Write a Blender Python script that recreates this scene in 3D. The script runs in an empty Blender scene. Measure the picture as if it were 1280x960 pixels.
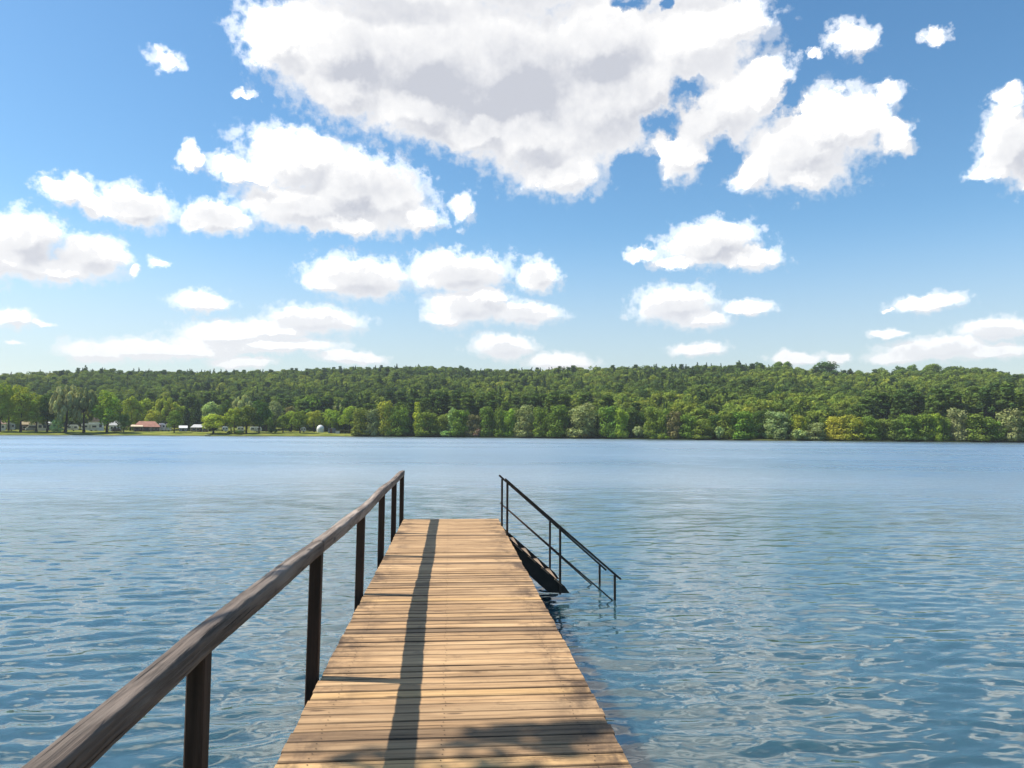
import bpy, bmesh, math, random
import numpy as np
from mathutils import Vector, Matrix, Euler

R = math.radians
S = bpy.context.scene
COL = S.collection

# ------------------------------------------------------------------ camera
F = 924.0                       # focal length in pixels of a 1280 x 960 frame
CAMZ = 2.75                     # above the water; the deck is at 1.05
YAW, PITCH, ROLL = 4.75, 3.58, 0.30
cam_d = bpy.data.cameras.new('camera')
cam = bpy.data.objects.new('camera', cam_d)
COL.objects.link(cam)
cam_d.sensor_width = 36.0
cam_d.lens = 36.0 * F / 1280.0
cam_d.clip_start = 0.05
cam_d.clip_end = 20000
MR = Matrix.Rotation(R(-YAW), 3, 'Z') @ Matrix.Rotation(R(90 + PITCH), 3, 'X') @ Matrix.Rotation(R(ROLL), 3, 'Z')
cam.matrix_world = Matrix.Translation((0, 0, CAMZ)) @ MR.to_4x4()
S.camera = cam

# ------------------------------------------------------------------ light and exposure
SUN_EL, SUN_AZ = 53.0, -79.5    # azimuth from +Y, clockwise positive: the sun is to the left, slightly ahead
SKY_STRENGTH = 0.13
S.render.engine = 'CYCLES'
S.cycles.use_denoising = True
S.cycles.max_bounces = 6
S.cycles.diffuse_bounces = 2
S.cycles.glossy_bounces = 3
S.cycles.transmission_bounces = 3
S.cycles.transparent_max_bounces = 6
S.cycles.sample_clamp_indirect = 6
S.cycles.volume_bounces = 0
S.cycles.caustics_reflective = False
S.cycles.caustics_refractive = False
S.view_settings.view_transform = 'Standard'
S.view_settings.look = 'None'
S.view_settings.exposure = 0.55
S.view_settings.gamma = 1.0
S.view_settings.use_curve_mapping = False

sun_d = bpy.data.lights.new('sun', 'SUN')
sun_d.energy = 5.0
sun_d.angle = R(0.53)
sun_d.color = (1.0, 0.93, 0.82)
sun = bpy.data.objects.new('sun', sun_d)
COL.objects.link(sun)
sdir = Vector((math.sin(R(SUN_AZ)) * math.cos(R(SUN_EL)), math.cos(R(SUN_AZ)) * math.cos(R(SUN_EL)), math.sin(R(SUN_EL))))
sun.rotation_euler = (-sdir).to_track_quat('-Z', 'Y').to_euler()
sun.location = (-30, 6, 40)


def ray(px, py):
    """World direction through a pixel of the 1280 x 960 frame."""
    v = MR @ Vector(((px - 640.0) / F, -(py - 480.0) / F, -1.0))
    return v


def azel(px, py):
    v = ray(px, py).normalized()
    return math.atan2(v.x, v.y), math.asin(v.z)


# ------------------------------------------------------------------ node helpers
class NT:
    def __init__(self, tree):
        self.t = tree
        self.x = 0

    def n(self, kind, **kw):
        nd = self.t.nodes.new(kind)
        self.x += 40
        nd.location = (self.x, 0)
        for k, v in kw.items():
            setattr(nd, k, v)
        return nd

    def set(self, sock, v):
        if isinstance(v, bpy.types.NodeSocket):
            self.t.links.new(v, sock)
        elif v is not None:
            sock.default_value = v

    def math(self, op, a, b=None, c=None, clamp=False):
        nd = self.n('ShaderNodeMath', operation=op, use_clamp=clamp)
        for i, v in enumerate((a, b, c)):
            if v is not None:
                self.set(nd.inputs[i], v)
        return nd.outputs[0]

    def vec(self, op, a, b=None, c=None, scale=None):
        nd = self.n('ShaderNodeVectorMath', operation=op)
        for i, v in enumerate((a, b, c)):
            if v is not None:
                self.set(nd.inputs[i], v)
        if scale is not None:
            self.set(nd.inputs['Scale'], scale)
        return nd.outputs['Value'] if op in ('LENGTH', 'DOT_PRODUCT', 'DISTANCE') else nd.outputs['Vector']

    def mix(self, f, a, b, blend='MIX'):
        nd = self.n('ShaderNodeMix', data_type='RGBA', blend_type=blend)
        self.set(nd.inputs[0], f)
        self.set(nd.inputs[6], a)
        self.set(nd.inputs[7], b)
        return nd.outputs[2]

    def smooth(self, v, lo, hi, a=0.0, b=1.0):
        nd = self.n('ShaderNodeMapRange', interpolation_type='SMOOTHSTEP')
        self.set(nd.inputs[0], v)
        for i, q in enumerate((lo, hi, a, b)):
            self.set(nd.inputs[1 + i], q)
        return nd.outputs[0]

    def noise(self, vec, scale, detail=3.0, rough=0.5, dist=0.0, dims='3D', w=None):
        nd = self.n('ShaderNodeTexNoise', noise_dimensions=dims)
        if vec is not None:
            self.set(nd.inputs['Vector'], vec)
        if w is not None:
            self.set(nd.inputs['W'], w)
        nd.inputs['Scale'].default_value = scale
        nd.inputs['Detail'].default_value = detail
        nd.inputs['Roughness'].default_value = rough
        nd.inputs['Distortion'].default_value = dist
        return nd


def rgba(c):
    return (c[0], c[1], c[2], 1.0)


# ------------------------------------------------------------------ world: sky and cumulus clouds
# (x, y, rx, ry[, amount]) in pixels of the frame, turned into azimuth and elevation below
CLOUDS = [
    (345, 48, 52, 46), (420, 62, 90, 72), (432, 112, 55, 40), (520, 70, 120, 90), (520, 140, 78, 42), (620, 80, 130, 100),
    (592, 165, 62, 32), (660, 172, 68, 48), (700, 214, 60, 34), (745, 140, 88, 72), (750, 50, 100, 70), (865, 55, 85, 72),
    (912, 28, 48, 42), (800, 120, 75, 55), (900, 135, 72, 60), (850, 190, 42, 34), (950, 112, 36, 40), (480, -25, 160, 60),
    (650, -50, 200, 80), (840, -40, 110, 55),
    (1000, 188, 80, 50), (1045, 165, 66, 42), (1022, 150, 50, 34), (1112, 174, 25, 20), (942, 214, 32, 26), (1010, 222, 58, 20),
    (1110, 124, 30, 17, .72), (1060, 52, 38, 28, .78), (1008, 74, 12, 9, .8), (1172, 40, 20, 14, .66),
    (1262, 180, 42, 42), (1295, 200, 45, 40), (1262, 125, 18, 15, .9), (1242, 213, 28, 12),
    (370, 198, 62, 38), (440, 235, 72, 42), (480, 250, 58, 40), (380, 255, 78, 33), (310, 215, 48, 17), (266, 273, 46, 20),
    (522, 275, 30, 20), (430, 279, 75, 15), (239, 198, 15, 16), (205, 76, 30, 20, .70), (580, 258, 18, 27, .68), (306, 116, 16, 9, .7),
    (83, 238, 36, 18), (166, 256, 48, 25), (122, 258, 28, 13), (30, 300, 48, 32), (18, 325, 62, 24), (115, 322, 42, 26),
    (70, 336, 60, 14), (-25, 312, 52, 42), (168, 335, 9, 10, .78), (197, 326, 16, 9, .7), (252, 377, 36, 12), (13, 398, 28, 11), (52, 404, 20, 4, .8),
    (395, 402, 60, 18), (288, 418, 58, 17), (345, 414, 50, 13), (118, 440, 45, 14), (182, 436, 60, 13), (300, 453, 42, 8),
    (440, 447, 42, 9), (320, 432, 110, 11), (230, 438, 80, 10), (20, 428, 16, 4, .8),
    (450, 347, 58, 25), (408, 352, 24, 14), (572, 342, 58, 27), (672, 347, 26, 19), (583, 385, 46, 24), (652, 392, 50, 14),
    (558, 400, 24, 9), (630, 435, 40, 16), (700, 452, 42, 11), (606, 372, 30, 14),
    (890, 306, 58, 27), (932, 325, 44, 15), (852, 328, 36, 9), (802, 317, 20, 10), (845, 382, 48, 23), (872, 398, 38, 13),
    (935, 384, 30, 9), (870, 436, 36, 9), (995, 447, 32, 9), (1045, 450, 16, 7), (1160, 380, 48, 11), (1110, 417, 26, 6),
    (1248, 415, 52, 14), (1172, 436, 74, 13), (1240, 441, 50, 10), (1110, 386, 9, 4, .8), (1125, 446, 40, 9),
    # beyond the frame
    (-180, 200, 90, 40), (-260, 230, 110, 36), (-120, 60, 60, 34), (-420, 360, 140, 26), (-330, 100, 100, 50), (-560, 250, 130, 60),
    (1420, 220, 70, 42), (1480, 180, 80, 50), (1560, 330, 120, 30), (1400, 420, 90, 16), (1700, 120, 160, 80), (1420, 20, 80, 40), (1620, 400, 140, 22),
    (260, -160, 110, 60), (900, -180, 150, 60), (1150, -120, 80, 40), (40, -120, 90, 40),
]
HOLES = [(788, 2, 30, 16), (838, 2, 8, 16), (866, 120, 46, 24), (828, 158, 34, 22), (903, 208, 38, 24), (800, 214, 34, 30), (984, 124, 20, 26), (903, 186, 22, 34)]
# thick cores of the clouds, greyer from below: (x, y, rx, ry, amount)
CORES = [(640, 130, 140, 62, .80), (560, 75, 150, 60, .42), (725, 72, 110, 55, .50), (450, 95, 75, 55, .38), (780, 130, 70, 45, .45), (690, 205, 45, 25, .3),
         (1010, 195, 60, 32, .30), (880, 150, 50, 40, .25), (455, 238, 70, 26, .55), (400, 262, 80, 16, .45), (265, 275, 40, 14, .3), (40, 318, 60, 22, .5),
         (100, 325, 40, 16, .3), (170, 258, 40, 14, .3), (455, 352, 42, 16, .5), (580, 345, 45, 15, .45), (590, 390, 40, 13, .4), (650, 394, 36, 9, .35), (895, 316, 50, 15, .55),
         (850, 388, 40, 13, .45), (1275, 190, 40, 30, .4), (672, 350, 18, 10, .3), (390, 406, 45, 10, .35), (1170, 440, 55, 8, .3), (1250, 420, 40, 8, .3), (630, 440, 26, 8, .35)]
PXR = 1.0 / F


def blob(c):
    a, e = azel(c[0], c[1])
    a2, _ = azel(c[0] + c[2], c[1])
    _, e2 = azel(c[0], c[1] - c[3])
    return a, e, max(1e-4, abs(a2 - a)), max(1e-4, abs(e2 - e)), (c[4] if len(c) > 4 else 1.0)


BL = [blob(c) for c in CLOUDS]
HL = [blob(c) for c in HOLES if c[2]]
CL = [blob(c) for c in CORES]


CS = 1.0 / (SKY_STRENGTH * 2 ** S.view_settings.exposure)
CLOUD_LIT = rgba([1.08 * CS, 1.07 * CS, 1.06 * CS])
CLOUD_SUN = rgba([1.85 * CS, 1.80 * CS, 1.72 * CS])
CLOUD_SHADE = rgba([0.61 * CS, 0.63 * CS, 0.70 * CS])
CLOUD_FAR = rgba([0.93 * CS, 0.92 * CS, 0.94 * CS])
def sector_group(lo, hi):
    """The clouds between two azimuths: a node group that turns sky colour and directions into the seen colour."""
    m = 0.05
    sub = [b for b in BL if b[0] + 1.8 * b[2] + m > lo and b[0] - 1.8 * b[2] - m < hi]
    holes = [b for b in HL if b[0] + b[2] + m > lo and b[0] - b[2] - m < hi]
    if not sub:
        return None
    gt = bpy.data.node_groups.new('clouds', 'ShaderNodeTree')
    for nm, ty in (('P1', 'NodeSocketVector'), ('P2', 'NodeSocketVector'), ('Fine', 'NodeSocketFloat'), ('Broad', 'NodeSocketFloat'), ('Haze', 'NodeSocketFloat'), ('Amax', 'NodeSocketFloat'), ('Sky', 'NodeSocketColor')):
        gt.interface.new_socket(nm, in_out='INPUT', socket_type=ty)
    gt.interface.new_socket('Color', in_out='OUTPUT', socket_type='NodeSocketColor')
    q = NT(gt)
    gi, go = q.n('NodeGroupInput'), q.n('NodeGroupOutput')
    I = {o.name: o for o in gi.outputs}

    def field(P):
        cur = None
        for (a, e, ra, re, am) in sub:
            l = q.vec('LENGTH', q.vec('MULTIPLY_ADD', P, (1 / ra, 1 / re, 0), (-a / ra, -e / re, 0)))
            l = q.math('SUBTRACT', l, am)
            cur = l if cur is None else q.math('SMOOTH_MIN', cur, l, 0.09)
        return q.math('MULTIPLY', cur, -1.0)
    f1, f2 = field(I['P1']), field(I['P2'])
    for h in holes:
        l = q.vec('LENGTH', q.vec('MULTIPLY_ADD', I['P1'], (1 / h[2], 1 / h[3], 0), (-h[0] / h[2], -h[1] / h[3], 0)))
        f1 = q.math('SUBTRACT', f1, q.math('MAXIMUM', q.math('MULTIPLY_ADD', l, -1.05, 1.05), 0.0))
    dens = q.math('ADD', f1, q.math('MULTIPLY_ADD', I['Fine'], 0.55, -0.275))
    alpha = q.smooth(dens, -0.20, 0.27)
    wisp = q.math('MULTIPLY', q.smooth(q.math('ADD', f1, q.math('MULTIPLY_ADD', I['Fine'], 1.7, -0.85)), -0.42, 0.10), 0.45)
    alpha = q.math('MAXIMUM', alpha, wisp)
    d = q.math('SUBTRACT', f2, q.math('MULTIPLY', f1, 0.9))      # thick parts towards the sun shade what lies behind them
    sh = q.math('MULTIPLY', q.smooth(d, -0.10, 0.40), q.smooth(f1, 0.0, 0.5, 0.25, 0.60))
    deep = None
    for (a, e, ra, re, am) in [b for b in CL if b[0] + b[2] * 1.5 + m > lo and b[0] - b[2] * 1.5 - m < hi]:
        l = q.vec('LENGTH', q.vec('MULTIPLY_ADD', I['P1'], (1 / ra, 1 / re, 0), (-a / ra, -e / re, 0)))
        l = q.smooth(l, 1.45, 0.0, 0.0, am)
        deep = l if deep is None else q.math('MULTIPLY_ADD', deep, q.math('SUBTRACT', 1.0, l), l)
    deep = q.math('MULTIPLY', 0.0 if deep is None else deep, q.math('MULTIPLY_ADD', I['Fine'], 0.5, q.smooth(I['Broad'], 0.28, 0.70, 0.30, 0.80)))
    sh = q.math('MULTIPLY_ADD', deep, 1.15, sh)
    sh = q.math('ADD', sh, q.math('MULTIPLY_ADD', I['Fine'], 0.36, -0.18), clamp=True)
    col = q.mix(q.smooth(sh, 0.15, 0.0), q.mix(sh, CLOUD_LIT, CLOUD_SHADE), CLOUD_SUN)
    col = q.mix(I['Haze'], col, CLOUD_FAR)
    q.set(go.inputs[0], q.mix(q.math('MULTIPLY', alpha, I['Amax']), I['Sky'], col))
    return gt


bounds = [-1.05, -0.62] + [azel(x, 300)[0] for x in (60, 200, 320, 440, 560, 680, 800, 920, 1060, 1180)] + [0.78, 1.3]
edges = [-9] + bounds + [9]
GROUPS = [sector_group(edges[i], edges[i + 1]) for i in range(len(edges) - 1)]

W = bpy.data.worlds.new('World')
S.world = W
W.use_nodes = True
W.cycles.sampling_method = 'NONE'
W.node_tree.nodes.clear()
n = NT(W.node_tree)
sky = n.n('ShaderNodeTexSky', sky_type='NISHITA')
sky.sun_disc = False
sky.sun_elevation = R(SUN_EL)
sky.sun_rotation = R(SUN_AZ)
sky.altitude = 250
sky.air_density = 1.0
sky.dust_density = 0.6
sky.ozone_density = 2.2
tc = n.n('ShaderNodeTexCoord')
dirv = tc.outputs['Generated']
sp = n.n('ShaderNodeSeparateXYZ')
n.set(sp.inputs[0], dirv)
AZ = n.math('ARCTAN2', sp.outputs[0], sp.outputs[1])
EL = n.math('ARCSINE', sp.outputs[2])
pc = n.n('ShaderNodeCombineXYZ')
n.set(pc.inputs[0], AZ)
n.set(pc.inputs[1], EL)
P0 = pc.outputs[0]
kel = n.smooth(EL, 0.0, 0.40, 0.30, 1.0)          # clouds low over the horizon are farther off: finer billows

def warped(P, D):
    a = n.noise(D, 11.0, 2.0, 0.5).outputs['Color']
    b = n.noise(D, 46.0, 5.0, 0.58).outputs['Color']
    w1 = n.vec('SUBTRACT', a, (0.5, 0.5, 0.5))
    w2 = n.vec('SUBTRACT', b, (0.5, 0.5, 0.5))
    w = n.vec('ADD', n.vec('SCALE', w1, scale=0.038), n.vec('SCALE', w2, scale=0.042))
    w = n.vec('SCALE', w, scale=kel)
    return n.vec('ADD', P, w)


OFF = (-0.016, 0.026, 0.0)      # towards the sun, in azimuth and elevation
P1 = warped(P0, dirv)
offv = n.vec('SCALE', OFF, scale=kel)
D2 = n.vec('ADD', dirv, n.vec('SCALE', (-0.016, 0.0, 0.026), scale=kel))
P2 = warped(n.vec('ADD', P0, offv), D2)
fine1 = n.noise(dirv, 70.0, 6.0, 0.60).outputs[0]
broad1 = n.noise(dirv, 16.0, 4.0, 0.55).outputs[0]


def cloud_bg(gt):
    bg = n.n('ShaderNodeBackground')
    bg.inputs['Strength'].default_value = SKY_STRENGTH
    if gt is None:
        n.set(bg.inputs['Color'], SKYCOL)
        return bg.outputs[0]
    gn = n.n('ShaderNodeGroup')
    gn.node_tree = gt
    for i_, v in enumerate((P1, P2, fine1, broad1, HAZEF, ALPHAMAX, SKYCOL)):
        n.set(gn.inputs[i_], v)
    n.set(bg.inputs['Color'], gn.outputs[0])
    return bg.outputs[0]


HAZEF = n.smooth(EL, 0.05, 0.26, 0.88, 0.0)
ALPHAMAX = n.smooth(EL, 0.05, 0.20, 0.84, 1.0)
hsv = n.n('ShaderNodeHueSaturation')
n.set(hsv.inputs['Saturation'], n.smooth(EL, 0.0, 0.28, 0.60, 1.27))
n.set(hsv.inputs['Value'], n.smooth(EL, 0.02, 0.24, 0.74, 1.0))
n.set(hsv.inputs['Color'], n.mix(1.0, sky.outputs[0], (0.955, 0.975, 0.905, 1), 'MULTIPLY'))
SKYCOL = hsv.outputs[0]

leafs = [cloud_bg(gt_) for gt_ in GROUPS]


def branch(lo, hi):
    if hi - lo == 1:
        return leafs[lo]
    mid = (lo + hi) // 2
    mx = n.n('ShaderNodeMixShader')
    n.set(mx.inputs[0], n.math('GREATER_THAN', AZ, edges[mid]))
    n.set(mx.inputs[1], branch(lo, mid))
    n.set(mx.inputs[2], branch(mid, hi))
    return mx.outputs[0]


front = branch(0, len(leafs))
plain = n.n('ShaderNodeBackground')
plain.inputs['Strength'].default_value = SKY_STRENGTH
n.set(plain.inputs['Color'], SKYCOL)
top = n.n('ShaderNodeMixShader')
n.set(top.inputs[0], n.math('GREATER_THAN', EL, 0.0))
n.set(top.inputs[1], plain.outputs[0])
n.set(top.inputs[2], front)
wo = n.n('ShaderNodeOutputWorld')
n.set(wo.inputs[0], top.outputs[0])


# ------------------------------------------------------------------ object helpers
def tag(o, label=None, cat=None, group=None, kind=None):
    if label: o['label'] = label
    if cat: o['category'] = cat
    if group: o['group'] = group
    if kind: o['kind'] = kind
    return o


def empty(name, loc=(0, 0, 0), rz=0.0):
    o = bpy.data.objects.new(name, None)
    o.empty_display_size = 0.3
    COL.objects.link(o)
    o.location = loc
    o.rotation_euler = (0, 0, rz)
    return o


def np_mesh(name, verts, faces, mats=(), fmat=None, smooth=False, attrs=None):
    """verts (n,3), faces: list of index lists or an (m,4)/(m,3) array."""
    me = bpy.data.meshes.new(name)
    verts = np.asarray(verts, dtype=np.float32)
    if isinstance(faces, np.ndarray):
        m, k = faces.shape
        me.vertices.add(len(verts))
        me.vertices.foreach_set('co', verts.ravel())
        me.loops.add(m * k)
        me.loops.foreach_set('vertex_index', faces.astype(np.int32).ravel())
        me.polygons.add(m)
        me.polygons.foreach_set('loop_start', np.arange(0, m * k, k, dtype=np.int32))
        me.polygons.foreach_set('loop_total', np.full(m, k, dtype=np.int32))
        me.update(calc_edges=True)
    else:
        me.from_pydata([tuple(v) for v in verts], [], faces)
        me.update()
    for mt in mats:
        me.materials.append(mt)
    if fmat is not None:
        me.polygons.foreach_set('material_index', np.asarray(fmat, dtype=np.int32))
    me.polygons.foreach_set('use_smooth', np.full(len(me.polygons), bool(smooth)))
    for an, arr in (attrs or {}).items():
        at = me.attributes.new(an, 'FLOAT', 'POINT')
        at.data.foreach_set('value', np.asarray(arr, dtype=np.float32))
    me.validate()
    return me


class MB:
    """Collects boxes, bars, prisms and tubes; build() links them as ONE mesh object."""
    def __init__(self):
        self.v, self.f, self.m, self.s = [], [], [], []

    def add(self, vs, fs, mi=0):
        o = len(self.v)
        self.v += [tuple(q) for q in vs]
        self.f += [[i + o for i in q] for q in fs]
        self.m += [mi] * len(fs)
        return self

    def box(self, c, s, mi=0, M=None):
        x, y, z = s[0] / 2, s[1] / 2, s[2] / 2
        vs = [Vector((a, b, d)) for d in (-z, z) for b in (-y, y) for a in (-x, x)]
        if M is not None:
            vs = [M @ v for v in vs]
        vs = [v + Vector(c) for v in vs]
        return self.add(vs, [(0, 2, 3, 1), (4, 5, 7, 6), (0, 1, 5, 4), (2, 6, 7, 3), (0, 4, 6, 2), (1, 3, 7, 5)], mi)

    def bar(self, a, b, w, h, mi=0, up=(0, 0, 1)):
        """A rectangular bar from a to b, w across, h along up."""
        a, b = Vector(a), Vector(b)
        d = (b - a).normalized()
        upv = Vector(up)
        sx = d.cross(upv)
        if sx.length < 1e-4:
            sx = d.cross(Vector((1, 0, 0)))
        sx.normalize()
        sz = sx.cross(d)
        vs = []
        for p in (a, b):
            for q, r in ((-1, -1), (1, -1), (1, 1), (-1, 1)):
                vs.append(p + sx * q * w / 2 + sz * r * h / 2)
        return self.add(vs, [(0, 3, 2, 1), (4, 5, 6, 7), (0, 1, 5, 4), (1, 2, 6, 5), (2, 3, 7, 6), (3, 0, 4, 7)], mi)

    def tube(self, pts, rad, k=8, mi=0, caps=True):
        pts = [Vector(p) for p in pts]
        rad = rad if isinstance(rad, (list, tuple)) else [rad] * len(pts)
        rings = []
        for i, p in enumerate(pts):
            d = (pts[min(i + 1, len(pts) - 1)] - pts[max(i - 1, 0)]).normalized()
            u = d.cross(Vector((0.03, 1, 0.1)))
            if u.length < 1e-3:
                u = d.cross(Vector((1, 0, 0)))
            u.normalize()
            w = d.cross(u)
            rings.append([p + (u * math.cos(t * 2 * math.pi / k) + w * math.sin(t * 2 * math.pi / k)) * rad[i] for t in range(k)])
        vs = [v for r in rings for v in r]
        fs = []
        for i in range(len(pts) - 1):
            for t in range(k):
                t2 = (t + 1) % k
                fs.append((i * k + t, i * k + t2, (i + 1) * k + t2, (i + 1) * k + t))
        if caps:
            fs.append(tuple(range(k))[::-1])
            fs.append(tuple((len(pts) - 1) * k + t for t in range(k)))
        return self.add(vs, fs, mi)

    def prism(self, poly, axis, a, b, mi=0):
        """Extrude a polygon of (u, w) points along an axis: 'x' -> points (a..b, u, w); 'y' -> (u, a..b, w); 'z' -> (u, w, a..b)."""
        def put(u, w, t):
            return {'x': (t, u, w), 'y': (u, t, w), 'z': (u, w, t)}[axis]
        k = len(poly)
        vs = [put(u, w, a) for u, w in poly] + [put(u, w, b) for u, w in poly]
        fs = [tuple(range(k))[::-1], tuple(range(k, 2 * k))]
        for i in range(k):
            j = (i + 1) % k
            fs.append((i, j, j + k, i + k))
        return self.add(vs, fs, mi)

    def build(self, name, mats, parent=None, smooth=False, bevel=0.0, loc=None):
        me = bpy.data.meshes.new(name)
        me.from_pydata(self.v, [], self.f)
        mats = mats if isinstance(mats, (list, tuple)) else [mats]
        for mt in mats:
            me.materials.append(mt)
        for p, mi in zip(me.polygons, self.m):
            p.material_index = mi
            p.use_smooth = smooth
        bm = bmesh.new()
        bm.from_mesh(me)
        bmesh.ops.recalc_face_normals(bm, faces=bm.faces)
        if bevel:
            bmesh.ops.bevel(bm, geom=[e for e in bm.edges if len(e.link_faces) == 2 and e.calc_face_angle(0) > 0.5], offset=bevel, segments=1, affect='EDGES', clamp_overlap=True)
        bm.to_mesh(me)
        bm.free()
        o = bpy.data.objects.new(name, me)
        COL.objects.link(o)
        if parent is not None:
            o.parent = parent
        if loc is not None:
            o.location = loc
        return o


# ------------------------------------------------------------------ materials
def material(name):
    m = bpy.data.materials.new(name)
    m.use_nodes = True
    m.node_tree.nodes.clear()
    q = NT(m.node_tree)
    out = q.n('ShaderNodeOutputMaterial')
    return m, q, out


def simple(name, col, rough=0.6, metal=0.0, vary=0.12, scale=3.0, spec=0.4):
    m, q, out = material(name)
    b = q.n('ShaderNodeBsdfPrincipled')
    g = q.n('ShaderNodeNewGeometry')
    no = q.noise(g.outputs['Position'], scale, 5, 0.6)
    lo = rgba([c * (1 - vary * 2) for c in col])
    hi = rgba([min(1, c * (1 + vary)) for c in col])
    q.set(b.inputs['Base Color'], q.mix(q.smooth(no.outputs[0], 0.3, 0.7), lo, hi))
    b.inputs['Roughness'].default_value = rough
    b.inputs['Metallic'].default_value = metal
    b.inputs['Specular IOR Level'].default_value = spec
    q.set(out.inputs[0], b.outputs[0])
    return m


def foliage(name, per='OBJECT', ramp=None):
    m, q, out = material(name)
    oi = q.n('ShaderNodeObjectInfo')
    g = q.n('ShaderNodeNewGeometry')
    if per == 'OBJECT':
        base = oi.outputs['Color']
    else:
        cr = q.n('ShaderNodeValToRGB')
        cr.color_ramp.interpolation = 'LINEAR'
        while len(cr.color_ramp.elements) < len(ramp):
            cr.color_ramp.elements.new(0.5)
        for el, (p, c) in zip(cr.color_ramp.elements, ramp):
            el.position = p
            el.color = rgba(c)
        at = q.n('ShaderNodeAttribute', attribute_type='INSTANCER', attribute_name='tint')
        q.set(cr.inputs[0], at.outputs['Fac'])
        base = cr.outputs[0]
    at = q.n('ShaderNodeAttribute', attribute_name='leaf')
    hs = q.n('ShaderNodeHueSaturation')
    q.set(hs.inputs['Hue'], q.math('MULTIPLY_ADD', at.outputs['Fac'], 0.035, 0.4825))
    q.set(hs.inputs['Value'], q.math('MULTIPLY_ADD', at.outputs['Fac'], 0.55, 0.72))
    q.set(hs.inputs['Color'], base)
    d = q.n('ShaderNodeBsdfDiffuse')
    t = q.n('ShaderNodeBsdfTranslucent')
    q.set(d.inputs['Color'], hs.outputs[0])
    q.set(t.inputs['Color'], q.mix(1.0, hs.outputs[0], (1.0, 1.0, 0.55, 1), 'MULTIPLY'))
    mx = q.n('ShaderNodeMixShader')
    mx.inputs[0].default_value = 0.28
    q.set(mx.inputs[1], d.outputs[0])
    q.set(mx.inputs[2], t.outputs[0])
    q.set(out.inputs[0], mx.outputs[0])
    return m


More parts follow.
